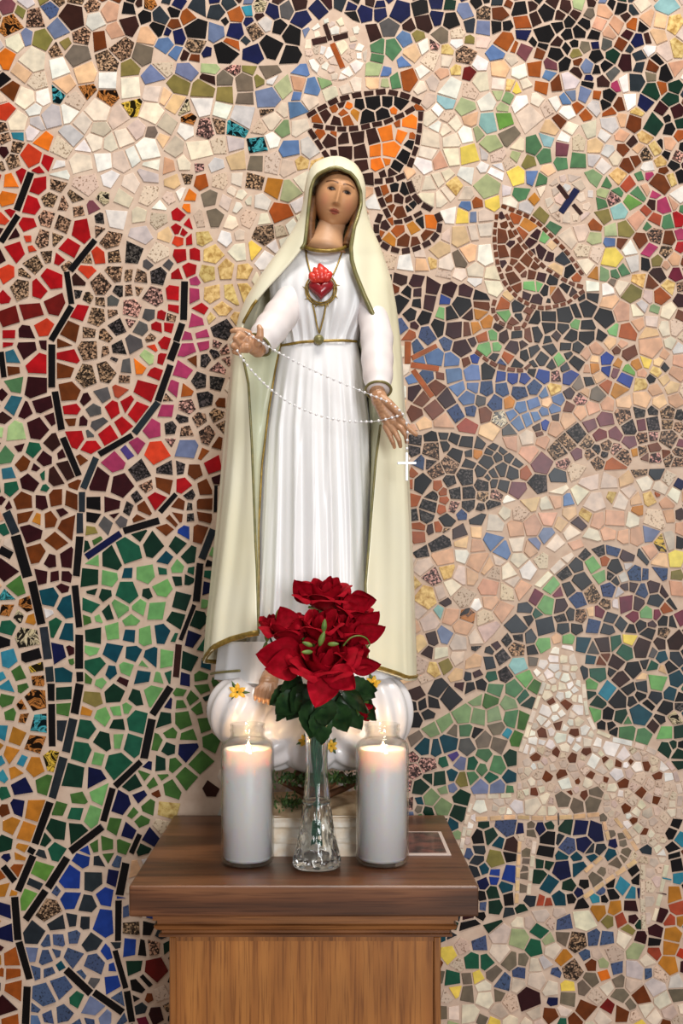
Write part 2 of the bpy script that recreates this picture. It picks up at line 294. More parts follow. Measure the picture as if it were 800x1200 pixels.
# pieces read off the wall, block by block (x y size colour, four units to the pixel, block corner first)
SEEDS = {
(0,0): "30 35 38 u;125 8 30 l;232 40 32 Q;165 85 48 S;340 80 60 N;55 115 50 x;280 135 45 c;120 180 32 c;195 190 42 h;265 235 28 S;380 175 40 S;450 95 40 l;515 55 45 s;605 110 45 N;605 45 32 k;680 85 30 k;755 80 38 D;735 135 35 k;690 165 42 s;545 140 32 s;465 190 36 n;435 30 34 S;700 15 25 x;780 210 40 L;790 155 20 b;570 230 48 S;365 260 55 z;670 258 45 z;765 310 45 I;500 295 52 S;610 325 42 h;715 355 50 c;80 195 38 W;30 280 38 o;150 280 60 W;280 320 48 w;400 345 55 p;105 335 45 p;500 375 48 w;615 405 52 W;305 395 45 p;180 385 40 I;45 425 38 n;15 380 28 k;20 525 42 R;125 460 45 W;200 455 40 w;270 440 36 x;410 420 36 x;500 455 40 x;625 505 36 x;715 435 40 W;705 535 50 W;780 450 30 p;85 575 48 W;165 515 32 w;240 545 50 l;175 575 35 l;325 530 38 w;350 475 38 I;460 520 55 W;555 555 45 i;390 580 45 W;640 605 42 i;710 625 25 z;465 605 40 i;340 640 48 l;580 650 42 W;445 660 38 W;695 700 55 w;520 670 35 W;150 615 30 w;85 630 28 T;205 665 35 o;145 735 48 R;290 695 48 I;390 690 28 w;225 760 28 r;380 770 60 W;485 755 42 w;565 750 42 i;620 730 38 w;715 775 40 w;275 780 35 w;20 650 28 S;75 690 28 S;60 755 32 S;780 590 40 i",
(200,0): "35 10 30 b;130 35 42 D;215 55 36 D;85 85 36 A;15 115 26 n;120 140 52 k;270 15 32 D;305 75 38 A;365 50 26 T;415 30 30 x;480 55 34 b;540 45 36 g;615 90 42 b;695 40 48 b;725 15 30 m;215 150 42 c;300 145 45 b;390 150 36 S;445 110 30 l;505 125 26 k;575 170 45 k;30 175 38 b;115 210 40 S;285 205 34 A;255 255 60 k;390 255 48 b;475 220 55 k;560 265 58 k;20 240 32 L;110 275 24 n;75 335 45 c;185 310 40 a;290 320 32 P;370 320 30 h;455 330 42 z;175 375 28 N;255 370 36 z;345 390 45 z;415 380 24 h;475 380 26 w;40 400 45 h;150 425 52 h;260 445 42 h;345 465 38 z;455 455 55 c;610 325 36 L;660 410 38 L;590 455 20 L;595 515 40 L;600 390 36 s;720 385 28 E;645 475 32 i;525 410 45 a;25 480 40 p;145 490 50 w;245 520 40 w;65 505 30 x;85 555 26 x;340 550 60 l;455 525 28 S;310 600 50 x;415 600 32 I;475 565 42 W;520 600 32 E;605 595 34 W;165 605 45 P;225 590 36 S;70 615 28 w;470 655 28 w;405 680 48 x;130 710 65 W;565 710 45 L;320 750 42 p;400 765 38 z;475 765 42 I;70 765 40 W;125 775 32 P;610 760 36 O;550 780 38 i;690 780 35 O;300 670 40 l;650 700 45 l;225 680 40 I;10 600 35 i;20 690 40 i",
(400,0): "45 90 36 k;110 65 32 b;185 65 28 b;270 50 55 b;370 40 42 k;445 15 34 b;505 25 28 d;445 80 34 b;515 98 42 k;580 50 36 c;670 65 32 S;735 65 34 n;600 120 26 D;665 128 36 c;385 100 40 N;320 120 26 N;225 130 45 g;140 160 45 N;650 165 50 G;355 170 24 h;295 188 36 L;470 165 34 z;540 155 30 I;765 195 45 A;40 30 20 b;170 222 38 F;240 225 42 F;165 270 30 F;330 245 38 p;385 222 30 w;430 215 22 P;295 293 24 L;152 325 36 a;205 338 22 L;250 382 30 F;315 370 40 A;150 385 26 p;210 390 24 a;425 280 42 I;490 240 24 O;580 260 40 S;540 200 20 w;600 190 16 h;725 255 34 L;650 300 28 w;740 325 45 p;485 285 30 W;600 350 28 K;535 335 20 O;510 415 55 w;600 430 40 I;475 350 28 s;655 385 45 W;735 390 34 W;680 475 40 w;490 475 40 Y;580 500 42 a;690 580 48 Y;605 560 34 s;455 510 26 w;410 555 28 W;440 600 24 w;485 610 22 W;530 580 26 W;585 628 32 w;755 568 42 J;780 635 40 z;415 650 42 W;515 660 32 W;600 730 50 y;520 735 42 W;465 760 34 s;400 720 32 W;385 775 36 w;670 720 26 l;725 730 36 I;780 770 24 I;700 680 45 a;665 785 22 w;735 785 28 w;790 400 24 O;640 620 28 a;430 390 30 i;400 470 36 i;85 495 22 k;150 485 36 k;213 480 24 k;275 482 28 k;125 550 38 k;190 540 36 k;30 500 16 o;15 530 22 A;62 535 26 t;30 560 28 A;245 520 12 o;315 580 36 o;215 625 42 o;280 635 34 o;230 700 40 o;160 705 28 o;320 675 20 k;290 735 26 k;260 780 22 k;170 770 28 o;210 755 14 o;10 655 24 N;75 645 34 N;145 645 32 N;20 710 32 N;90 710 34 N;95 775 26 N",
(600,0): "40 40 36 k;110 85 32 N;160 60 42 k;90 30 24 N;50 105 36 A;50 165 32 b;150 160 45 k;215 120 26 k;220 75 26 N;190 15 30 N;250 30 30 N;265 105 24 k;265 160 24 k;310 150 32 k;340 110 30 k;300 65 24 N;315 20 36 a;360 65 30 z;385 165 28 k;425 55 36 s;405 110 36 s;455 150 30 s;490 120 36 s;365 15 20 N;465 20 24 k;505 35 26 k;575 45 24 D;600 25 32 W;560 115 26 A;635 90 32 s;610 120 22 k;590 195 32 b;635 185 24 N;510 208 26 n;590 262 30 D;540 290 36 m;595 312 26 D;655 315 32 n;680 280 28 k;695 100 36 p;755 110 36 O;725 25 45 Y;680 170 36 p;715 245 36 i;770 230 34 O;765 325 36 s;720 345 36 k;205 255 38 k;250 230 24 k;245 300 32 k;295 250 24 h;95 200 18 k;140 215 20 k;210 205 24 N;340 220 20 z;395 265 28 k;435 205 24 g;470 262 28 d;350 315 30 c;295 345 30 N;60 240 42 u;10 220 24 A;125 250 28 n;110 320 40 A;180 305 32 u;172 350 30 L;210 390 32 n;145 405 28 A;270 380 45 l;335 440 40 c;282 445 28 c;250 470 24 L;395 450 20 A;450 450 24 k;430 490 22 k;425 385 24 N;470 350 26 g;350 400 22 k;390 330 16 k;355 370 14 b;35 335 34 w;15 410 22 y;60 395 20 W;35 490 36 w;115 470 24 W;80 555 60 W;200 490 28 w;165 510 30 I;255 525 32 w;305 500 22 A;345 540 22 A;180 605 38 p;220 570 30 n;270 605 28 W;240 650 32 w;165 655 32 Y;230 695 38 u;100 685 34 F;155 730 32 F;75 760 24 h;230 765 26 F;305 755 40 F;365 615 40 W;310 670 36 I;385 680 40 p;420 640 28 w;385 500 32 l;455 535 24 A;425 780 32 w;460 580 40 l;505 490 24 n;555 475 32 w;510 565 26 s;570 580 36 n;515 635 24 s;520 705 24 n;560 665 20 N;580 750 24 n;535 775 28 n;590 700 22 s;625 725 32 S;525 390 32 w;495 400 22 v;580 385 42 D;650 430 42 d;620 480 42 b;700 415 26 A;760 410 32 d;740 465 34 d;700 515 30 m;770 520 32 m;660 580 52 d;735 605 26 k;785 580 20 d;785 635 24 A;735 675 28 s;695 680 16 k;720 730 16 k;775 735 26 P;755 775 22 k;680 545 30 A;635 780 24 w;620 640 28 O;670 700 28 O;590 520 24 O;695 755 24 O;645 355 26 z",
(0,200): "45 50 34 o;30 135 40 o;185 65 38 r;145 170 36 r;130 255 40 r;10 225 24 R;75 375 50 r;25 485 45 R;270 65 36 S;240 135 36 S;295 155 28 S;355 120 36 S;365 190 26 S;220 225 36 S;295 250 40 S;195 320 40 S;265 320 26 S;155 435 42 S;220 400 24 S;385 275 50 r;435 175 24 u;485 130 22 x;320 370 45 r;285 410 30 r;405 470 32 R;460 405 30 R;365 515 30 N;245 505 48 r;180 555 38 r;100 550 45 S;15 590 24 r;150 655 45 K;255 620 42 K;375 650 42 r;35 690 45 K;205 745 38 R;40 775 30 r;125 775 36 m;330 765 45 n;285 15 36 w;400 60 60 I;385 5 40 W;515 35 36 w;615 70 42 W;575 130 45 W;695 115 48 I;545 215 55 w;655 215 36 W;740 230 42 I;665 300 48 l;780 300 30 p;520 330 40 S;540 400 34 S;620 385 52 G;540 485 42 S;475 540 50 S;600 490 20 S;665 500 38 S;740 490 45 G;605 565 22 S;525 610 30 g;615 645 48 P;715 590 48 P;455 680 42 S;550 730 42 G;605 705 22 P;700 675 28 g;665 745 32 g;415 770 32 S;495 780 30 S;760 680 18 r;735 735 28 r;790 730 20 r;740 390 50 I;700 20 40 l;790 130 24 I",
(150,200): "245 210 28 r;285 245 26 r;258 290 14 r;238 325 20 R;290 325 22 r;250 400 30 r;315 395 34 r;290 465 36 r;230 490 30 r;215 575 36 r;210 650 22 r;310 580 32 v;345 655 30 r;318 705 42 v;345 775 32 v;280 790 24 v;205 730 30 r;280 120 26 o;275 175 16 o;205 145 38 I;215 50 36 p;275 30 24 S;345 50 32 A;430 50 36 I;520 50 36 W;585 55 50 S;685 85 38 t;755 100 42 a;720 200 45 A;390 135 42 z;405 215 50 z;450 150 40 W;490 95 18 W;530 110 20 W;570 145 24 W;515 175 28 w;480 245 32 W;565 220 45 I;620 150 34 l;635 240 26 W;460 315 30 w;520 305 24 i;640 295 45 S;525 380 42 W;585 375 36 y;350 320 40 O;390 395 45 O;460 470 45 O;370 480 45 O;540 480 42 O;400 580 52 O;480 580 50 O;440 640 45 O;540 560 45 O;445 745 52 G;340 230 40 I;185 300 32 p;255 110 20 w",
(430,200): "80 100 22 A;105 130 16 n;130 85 18 k;175 95 26 k;148 130 26 N;112 175 16 n;153 195 28 n;193 180 12 k;85 255 20 N;143 285 26 A;100 325 30 t;220 275 28 t;255 245 22 k;295 240 30 o;175 330 30 n;225 335 28 n;280 305 26 n;30 150 30 w;235 60 36 I;285 70 40 W;330 45 28 W;285 130 40 W;340 130 30 W;375 105 26 W;410 70 36 O;440 90 40 I;385 210 34 w;445 215 32 y;500 215 22 c;465 165 20 L;520 155 26 A;585 150 38 y;600 15 36 w;695 30 45 y;560 75 60 a;715 105 38 F;780 135 22 t;435 305 45 p;365 305 30 i;500 290 32 i;555 280 45 W;555 400 42 w;475 390 38 p;335 370 45 p;85 430 45 I;185 445 42 w;250 445 34 p;310 430 24 O;370 435 40 W;360 490 34 I;435 420 36 z;430 490 34 W;505 470 36 i;595 485 40 W;500 520 28 w;590 550 45 W;770 30 28 L;550 215 36 i;100 500 14 k;155 505 34 N;230 515 34 m;305 540 40 m;385 555 34 m;465 560 34 m;535 580 40 k;130 555 22 n;185 570 28 k;235 570 20 m;290 620 36 m;155 620 42 k;238 625 24 k;360 608 20 B;205 675 28 k;265 690 36 k;350 670 24 f;390 670 30 k;445 635 42 k;475 670 26 N;535 630 32 n;525 665 28 t;160 735 32 Q;330 735 36 k;410 745 45 m;280 765 40 Q;465 745 30 n;505 740 28 t;560 715 24 t;540 780 28 A;195 775 30 A;630 310 34 n;635 380 32 n;700 380 30 n;745 420 26 n;680 505 34 n;695 545 22 n;735 485 12 n;770 490 18 n;695 220 24 A;755 255 30 t;725 295 24 A;770 340 20 m;670 300 20 n;785 385 18 m;765 545 30 f;750 585 18 m;790 605 24 m;640 680 28 f;590 770 24 f;635 625 30 A;660 590 20 p;705 635 28 k;685 710 20 n;710 685 14 k;615 735 20 N;640 775 26 N",
(600,200): "75 260 34 t;20 225 22 A;40 300 26 A;90 340 22 m;130 380 30 m;175 400 20 m;150 315 20 f;190 350 28 p;235 410 36 D;70 415 24 n;25 375 26 n;10 490 20 n;55 485 14 n;90 490 20 n;135 500 22 m;185 515 20 k;270 470 24 k;210 460 28 p;85 545 36 f;120 540 20 f;20 545 22 n;155 560 20 k;215 585 34 n;185 565 18 t;245 555 22 k;70 590 26 m;115 605 32 m;170 612 8 k;290 575 20 N;40 110 45 F;15 30 40 y;85 30 32 L;135 45 26 F;120 135 28 t;135 210 34 h;195 265 26 F;260 315 42 W;325 290 40 i;385 260 34 A;425 215 36 h;410 155 32 F;380 40 42 E;425 110 26 a;440 60 24 F;500 195 38 Y;470 130 28 P;490 100 20 F;565 150 36 J;535 60 32 Z;590 115 30 F;690 65 50 n;665 105 22 v;710 165 36 v;630 90 24 s;655 160 18 N;580 230 42 s;625 190 20 Z;670 230 32 Z;730 240 32 F;775 230 30 r;780 115 36 w;740 40 30 O;785 25 24 k;750 150 26 s;495 30 40 O;525 275 40 h;465 280 34 a;380 315 36 a;460 335 24 L;465 410 50 y;515 340 28 n;550 365 36 w;605 330 34 n;670 305 40 S;730 315 32 n;640 370 36 v;790 360 24 r;785 300 20 v;340 370 34 I;395 385 38 I;340 450 38 W;385 490 28 t;430 490 30 E;480 485 24 F;520 465 28 F;470 520 18 z;565 435 38 l;620 435 28 k;675 425 26 h;720 380 24 S;760 415 28 s;720 445 14 s;685 490 36 N;765 490 34 M;650 525 34 n;595 515 36 O;695 590 42 A;735 545 34 O;785 540 20 S;790 605 26 m;380 550 34 w;440 560 30 w;515 540 32 W;565 575 45 h;640 590 32 i;670 645 22 E;605 630 30 l;580 655 28 W;650 710 30 W;515 665 45 s;450 620 36 p;590 720 32 s;540 755 42 A;720 740 28 W;765 735 34 I;640 770 40 p;790 680 22 n;730 660 34 W;380 590 34 k;305 660 30 k;350 645 42 k;435 690 48 k;170 685 34 k;250 680 38 k;105 690 28 k;30 640 32 k;35 685 16 k;75 670 24 n;295 720 20 f;475 745 24 f;350 730 32 k;165 735 36 k;240 735 26 k;55 725 30 n;115 765 32 k;350 775 36 k;275 770 26 k;415 775 22 k;15 745 20 n;85 770 24 n",
(0,400): "60 70 36 U;125 35 52 m;40 5 24 r;180 100 50 r;70 200 36 F;170 220 48 m;195 295 40 m;115 325 36 m;60 300 42 U;230 365 26 m;75 425 52 V;5 420 24 V;175 405 52 m;30 535 40 F;110 570 36 n;155 515 32 e;245 475 32 N;200 550 30 m;320 600 48 N;260 640 40 N;145 660 45 m;40 620 28 U;200 635 24 e;50 690 32 e;110 755 50 n;195 750 36 m;265 735 42 n;330 740 40 n;320 75 42 r;305 130 42 n;330 240 48 n;340 320 36 r;340 370 22 n;360 455 42 r;310 5 32 n;420 35 48 S;405 165 50 S;500 140 50 S;555 35 36 G;495 45 24 S;630 15 40 g;535 85 22 G;590 120 36 g;655 110 36 o;690 75 40 V;715 35 24 R;765 10 28 r;755 80 26 r;725 150 28 r;560 235 28 Z;480 255 36 g;685 230 52 r;525 315 32 r;600 295 30 r;645 325 42 r;440 325 38 g;460 390 36 g;575 395 32 r;415 440 22 g;500 435 42 r;420 500 42 r;380 555 18 n;775 325 38 v;720 415 42 v;645 485 36 v;600 520 26 X;540 570 42 v;735 520 55 R;655 605 52 G;780 600 40 G;470 655 48 m;570 675 55 m;690 680 26 S;770 670 42 n;735 745 45 r;640 730 20 G;445 770 34 k;520 770 40 m;605 785 24 G;675 780 32 n;10 260 24 m",
(100,400): "480 35 42 v;550 15 32 v;460 130 42 v;415 225 32 v;500 85 28 n;565 85 32 G;470 235 28 A;540 185 40 G;620 130 40 P;610 185 38 G;555 275 42 G;480 305 38 P;620 15 24 P;605 60 20 G;620 345 28 S;530 365 30 S;455 365 24 G;400 410 36 G;470 425 36 S;575 440 42 S;475 505 55 c;550 530 24 A;595 575 42 r;510 605 36 n;560 690 36 n;560 770 36 n;390 655 45 n;460 675 36 r;490 715 18 G;335 745 45 r;285 780 30 n;445 770 30 n;620 470 28 n;640 290 18 n;485 775 14 G;660 90 24 P;650 40 20 P",
(460,400): "110 20 26 Q;195 80 42 L;275 90 36 L;320 30 42 m;255 10 24 Q;345 100 18 n;385 85 16 B;435 35 32 f;480 30 18 f;475 75 22 k;535 75 22 A;375 150 42 L;285 160 40 L;160 165 28 Q;225 160 18 n;205 220 36 n;100 240 30 m;140 270 34 n;190 320 42 n;105 345 36 n;250 265 40 m;305 220 36 L;350 265 36 L;375 215 28 L;440 145 36 k;505 170 24 B;562 172 24 B;620 180 26 B;703 160 34 B;655 145 16 k;440 220 34 Q;515 225 36 Q;595 240 38 Q;660 215 36 Q;480 285 36 Q;410 275 20 g;545 285 26 t;430 345 32 n;500 365 32 x;360 325 26 Q;300 340 38 Q;600 305 26 L;660 290 30 L;555 345 20 L;590 385 30 L;630 370 28 L;665 355 22 L;710 245 22 L;710 330 16 L;755 315 22 L;775 270 28 L;755 230 26 O;765 165 22 P;715 395 16 B;550 425 28 g;675 405 16 N;685 440 16 n;350 400 42 Z;240 385 42 s;140 390 36 p;455 430 45 p;555 475 40 s;105 410 20 s;640 525 42 s;630 455 40 i;695 470 28 s;700 80 34 k;740 105 20 k;735 40 30 k;660 50 26 k;620 60 22 k;580 110 20 k;780 85 24 f;180 455 32 k;240 440 20 k;288 455 26 k;345 475 34 k;405 480 28 k;240 490 20 k;300 535 34 k;355 575 28 k;355 525 18 k;410 610 26 k;440 565 32 k;395 525 18 t;470 490 20 k;450 520 16 k;490 545 18 k;520 510 18 k;545 545 20 k;585 570 24 k;510 600 30 k;560 615 30 k;475 620 22 k;475 665 20 k;520 680 32 k;445 640 14 k;140 670 45 k;125 565 28 Q;185 510 45 S;270 580 36 S;205 610 32 S;175 570 24 G;95 510 30 G;105 465 30 G;345 635 42 G;420 675 34 G;265 660 28 G;290 710 34 G;355 710 34 G;210 675 20 A;240 705 18 A;245 745 18 A;180 730 28 G;100 740 28 A;165 775 40 G;420 720 24 S;485 720 26 P;360 770 30 G;470 775 34 G;410 790 28 G;280 775 28 P;230 785 18 A;80 665 20 A;620 615 24 A;700 570 48 u;580 695 40 u;685 670 45 G;775 635 36 D;775 510 45 S;640 745 40 p",
(600,400): "225 85 34 f;300 100 34 k;250 125 18 D;270 168 32 B;440 85 30 B;445 135 22 B;530 175 34 B;355 190 20 k;350 130 14 s;480 145 18 u;545 145 24 J;585 110 22 t;625 95 22 y;545 50 28 n;490 40 14 n;310 200 28 z;400 250 36 z;315 270 24 P;265 245 22 m;265 305 24 n;435 215 26 A;500 235 34 t;600 200 30 O;670 230 28 s;712 120 16 k;650 175 14 k;765 275 32 s;650 25 55 s;780 35 24 l;740 10 22 W;710 180 20 p;770 150 30 s;260 375 34 s;320 335 30 s;380 318 34 s;445 300 34 s;520 285 30 p;610 275 40 p;690 285 34 p;205 355 14 N;115 405 18 N;125 440 18 n;200 410 32 s;75 520 42 s;140 570 50 u;300 430 45 G;365 390 34 u;435 365 42 u;255 475 40 S;205 515 42 S;350 470 26 S;410 440 28 K;485 435 28 u;550 470 28 u;550 405 36 G;515 350 36 S;605 395 26 u;660 385 34 G;595 330 26 G;660 325 20 G;725 335 34 S;785 350 20 G;725 385 24 S;785 400 20 S;730 460 42 S;665 500 26 n;715 530 18 n;575 520 14 t;625 540 16 n;520 540 32 S;440 490 24 S;395 505 16 G;430 530 12 G;365 530 18 S;400 570 24 S;485 505 20 P;610 450 26 S;660 445 20 P;670 545 28 P;770 575 36 S;740 560 28 S;610 515 20 S;780 520 24 S;480 595 45 A;600 600 36 S;675 610 36 D;785 670 20 b;300 610 36 I;360 650 42 i;260 745 24 L;210 690 34 W;380 755 42 i;455 650 40 i;525 645 32 p;470 730 20 O;510 745 34 W;640 735 28 O;580 740 28 p;545 710 30 i;590 790 20 t;320 720 34 W;160 765 24 W;205 745 28 s;690 690 30 W;620 665 34 W;730 640 30 I;760 720 28 W;680 715 10 A",
(0,600): "120 10 36 n;170 35 26 t;240 35 36 n;320 70 48 n;145 100 42 m;260 135 45 n;170 190 42 n;240 230 30 m;320 220 45 m;190 300 32 m;260 305 22 m;310 305 20 m;15 80 30 e;30 280 50 m;80 345 45 j;30 400 34 x;30 450 36 x;95 480 26 x;125 440 34 x;235 400 45 q;315 440 50 q;35 545 28 e;245 535 36 e;125 590 50 x;15 610 24 k;35 685 36 T;145 675 36 k;275 665 42 b;320 570 36 q;325 650 18 m;165 735 30 x;95 765 38 j;170 780 30 x;290 770 36 q;5 770 16 T;335 700 10 j;430 90 24 h;495 55 34 g;570 45 20 g;525 225 50 d;605 190 58 e;720 155 52 d;775 215 36 q;425 305 48 d;505 305 40 f;680 290 52 f;600 375 55 e;760 355 48 f;430 440 40 e;485 390 28 d;510 470 32 d;560 450 40 f;660 440 36 f;735 455 50 f;610 510 28 f;440 575 48 d;530 560 40 f;610 580 32 q;680 580 40 f;760 570 42 q;535 655 45 q;620 665 34 q;715 685 38 q;775 690 40 f;450 730 42 e;520 755 30 q;595 735 34 f;680 720 26 f;670 775 45 q;570 795 24 m;735 790 30 f;440 20 32 k;530 10 24 m;680 8 34 n;780 75 30 n",
(100,600): "410 40 20 n;470 95 26 B;535 95 40 n;435 20 28 n;430 155 40 d;490 210 40 d;435 260 34 f;480 315 20 d;445 415 45 d;425 505 36 d;535 500 42 d;565 355 38 b;505 595 32 b;580 240 24 k;490 700 40 d;545 780 36 j;555 15 32 n;460 790 30 b",
(460,600): "110 20 32 G;150 15 40 G;120 70 34 A;115 115 40 A;180 80 20 N;210 75 22 A;260 40 34 k;325 15 24 Q;400 25 45 k;255 90 18 S;315 90 40 N;215 145 48 G;130 180 36 G;465 50 45 W;395 95 36 p;335 140 34 p;460 130 40 L;515 185 36 L;585 155 36 W;330 200 28 w;145 260 45 i;235 210 45 s;180 300 45 P;390 160 40 s;400 230 48 s;440 250 30 p;580 80 34 s;655 65 42 s;725 30 36 s;720 105 34 c;765 145 36 W;640 170 30 s;640 275 40 w;695 310 40 W;540 280 36 W;480 285 30 I;250 275 34 O;320 300 32 i;360 300 28 s;155 400 55 O;215 380 34 i;280 355 34 W;245 430 20 N;225 465 28 Y;390 435 20 w;350 490 36 x;270 480 40 s;430 500 40 I;330 400 45 I;460 360 40 s;530 375 40 I;610 370 45 s;520 460 45 s;460 420 34 s;245 580 36 c;190 595 28 N;165 655 26 N;225 660 34 W;310 610 40 i;250 720 34 h;170 510 40 i;330 540 40 s;120 460 40 i;130 620 30 p;120 720 40 I;190 740 30 O;450 560 50 i;390 590 34 i;370 700 45 p;310 690 40 i;300 760 30 p;770 240 36 i;590 220 32 W;560 330 28 i;495 225 24 i",
(600,600): "160 110 36 c;100 150 24 c;200 140 36 W;280 100 36 W;310 55 28 m;370 125 40 W;250 200 40 W;80 270 40 w;140 310 40 W;180 250 36 I;300 160 36 s;250 285 28 G;300 250 34 k;340 200 28 G;405 180 28 G;475 175 36 Q;540 200 38 m;610 215 32 D;680 285 36 Q;375 245 38 f;430 230 18 A;485 255 34 k;410 300 26 f;180 350 34 f;110 400 34 M;210 375 22 M;265 360 26 k;325 325 42 k;160 435 42 f;220 440 34 m;60 455 30 D;25 530 45 D;70 505 24 k;150 540 52 D;85 585 32 D;30 585 26 G;95 645 24 k;240 545 28 D;310 415 36 Q;375 385 40 S;450 365 36 Q;435 430 22 S;320 485 30 S;275 480 24 k;370 470 18 p;405 470 24 M;460 495 28 D;375 530 36 Q;300 545 24 k;445 550 26 D;510 525 26 D;575 290 34 Q;620 290 20 Q;610 370 28 Q;660 355 28 m;715 370 24 m;670 415 34 D;755 425 24 k;580 430 30 m;565 490 26 M;525 425 50 M;720 455 24 A;630 480 32 f;675 480 22 M;785 500 28 M;605 530 24 k;555 550 20 k;710 510 24 k;750 515 24 k;640 570 30 k;710 565 24 S;770 600 42 N;690 615 26 N;550 605 34 y;480 615 34 e;530 655 42 e;610 640 50 N;325 620 36 q;260 600 28 f;150 620 40 f;205 600 26 p;200 645 22 w;255 640 26 w;380 645 28 g;430 620 40 N;410 700 24 n;435 680 18 n;375 690 26 q;490 705 38 N;565 735 38 k;660 725 30 e;700 685 26 q;655 660 18 g;740 725 28 k;770 690 30 D;400 755 36 e;510 780 36 N;470 745 18 k;30 720 36 Y;60 780 34 f;680 790 50 f;770 780 34 q;625 710 20 k;610 780 20 p;700 740 24 p;20 640 34 S;640 100 32 c;700 150 30 x;735 140 32 i;780 140 22 k;790 10 20 N;665 30 45 I;560 40 28 W;580 110 36 s;645 190 34 s;690 230 34 p;770 220 34 y;775 295 22 h;770 360 36 s;455 100 36 s;520 110 32 s;480 40 45 s;400 40 28 s;95 60 42 s;170 25 36 s;20 160 30 w;60 180 34 s;520 310 20 l;500 380 20 l;490 430 16 l;540 250 16 l",
(0,800): "105 10 26 j;25 80 34 j;55 145 24 j;165 80 45 x;105 110 22 x;110 160 22 x;180 195 42 x;80 250 40 t;165 285 45 x;50 340 36 t;240 370 36 x;165 395 42 t;75 425 30 t;10 235 30 T;5 365 18 T;10 440 20 T;105 490 50 b;210 475 40 j;15 520 26 e;90 580 34 b;165 590 50 t;20 600 24 n;50 670 38 t;125 705 42 t;15 755 40 d;110 780 24 t;300 50 34 d;300 125 32 j;300 215 40 D;435 70 45 h;400 215 48 e;535 50 50 d;640 70 36 d;655 10 34 q;580 10 22 m;720 50 50 f;480 160 36 f;548 130 24 f;595 120 18 f;550 198 28 d;650 180 52 e;770 175 40 d;785 95 26 b;380 325 48 e;485 275 45 d;550 270 28 f;620 290 42 e;345 440 58 d;460 355 26 f;550 385 58 e;440 445 45 b;475 520 45 f;280 575 40 j;365 550 32 j;360 610 38 e;430 625 40 f;270 695 45 d;355 700 42 d;215 740 34 d;260 780 40 e;570 565 42 b;655 535 34 b;625 470 40 d;700 385 30 b;750 385 36 d;730 280 26 j;790 310 24 d;720 470 30 j;740 515 22 n;700 585 42 j;630 610 24 j;665 645 30 j;535 675 36 j;600 695 36 b;695 720 42 b;500 765 36 j;575 770 30 j;450 770 24 j;400 790 20 B;670 770 28 d;410 135 24 t",
(100,800): "550 20 36 j;500 75 30 j;460 175 45 j;530 115 26 j;555 195 32 j;400 230 26 j;485 250 34 j;590 280 38 j;400 305 28 d;485 320 48 b;535 365 48 j;410 385 28 j;470 445 40 j;395 495 42 j;590 495 24 N;370 590 45 O;440 15 40 b",
(460,800): "105 45 40 N;210 30 40 k;270 75 50 k;360 25 26 k;415 10 22 k;90 105 24 k;140 100 24 k;190 95 28 k;105 175 34 k;165 150 24 k;385 75 38 E;455 85 36 j;330 145 50 E;395 155 42 E;240 180 38 E;175 210 36 E;480 30 36 F;570 30 36 F;540 100 34 E;555 165 40 F;480 150 42 E;610 175 38 j;610 65 24 e;645 105 36 d;670 20 34 j;340 220 30 F;395 235 22 k;490 210 36 z;425 270 36 z;500 290 42 z;530 240 22 T;580 265 30 j;100 255 36 z;145 300 36 q;200 305 30 q;265 290 40 q;345 300 40 g;285 340 22 X;320 375 26 c;240 370 18 e;370 380 24 e;430 340 30 F;485 385 40 F;560 350 40 d;420 405 24 F;460 440 24 e;370 445 24 F;325 455 28 h;280 435 20 q;220 450 34 d;170 450 24 d;130 490 38 d;180 540 38 E;230 580 38 E;160 385 36 P;100 415 34 P;95 350 18 P;80 570 28 P;70 480 20 P;410 490 34 c;495 495 34 c;555 445 32 q;550 505 24 F;325 535 34 d;310 610 30 d;275 670 24 q;235 655 16 d;165 605 26 d;435 650 34 d;530 670 50 Q;595 685 18 b;400 725 32 k;460 715 34 d;495 745 26 q;560 765 36 N;400 785 24 D;730 730 32 k;775 640 24 D",
(600,800): "360 60 28 d;400 95 32 d;445 40 40 T;365 10 28 f;385 145 36 f;495 80 42 k;545 30 28 k;600 60 24 k;615 15 32 D;670 65 30 D;635 105 24 k;560 85 18 k;700 15 50 f;600 150 50 q;740 55 28 q;720 115 32 k;785 70 20 k;765 165 30 x;450 150 30 k;505 160 34 d;420 200 18 k;460 200 18 k;480 230 18 k;535 235 40 F;615 255 36 F;535 180 20 F;665 200 24 N;690 175 20 k;720 235 40 f;780 235 34 d;710 310 36 d;750 290 18 d;780 335 26 d;780 385 24 d;183 90 14 n;255 100 20 n;215 200 18 n;140 235 24 n;295 235 22 n;110 350 20 n;205 328 18 n;282 358 20 n;350 325 20 n;432 360 14 n;498 378 16 n;628 385 20 n;685 435 18 n;160 440 18 n;237 430 22 n;368 435 16 n;435 455 12 n;518 475 24 n;600 518 22 n;674 548 18 n;535 590 20 n;565 645 16 n;620 700 16 n;102 510 16 n;268 512 12 n;342 530 18 n;305 460 10 n;555 370 10 n;215 645 24 b;175 665 16 d;255 675 32 d;318 685 36 b;395 700 42 b;170 735 30 d;225 735 18 D;260 765 36 Q;335 755 34 b;15 770 30 N;365 780 20 D;410 785 24 D;770 600 18 k;770 655 22 k;745 710 24 k;750 770 28 k;785 735 28 T;380 365 36 w;460 310 34 w;520 340 30 w;585 395 26 w;255 475 36 w;490 430 30 w;95 570 36 W;20 575 30 w;240 545 40 z;300 570 34 z;380 560 40 z;220 520 36 z;390 520 34 z",
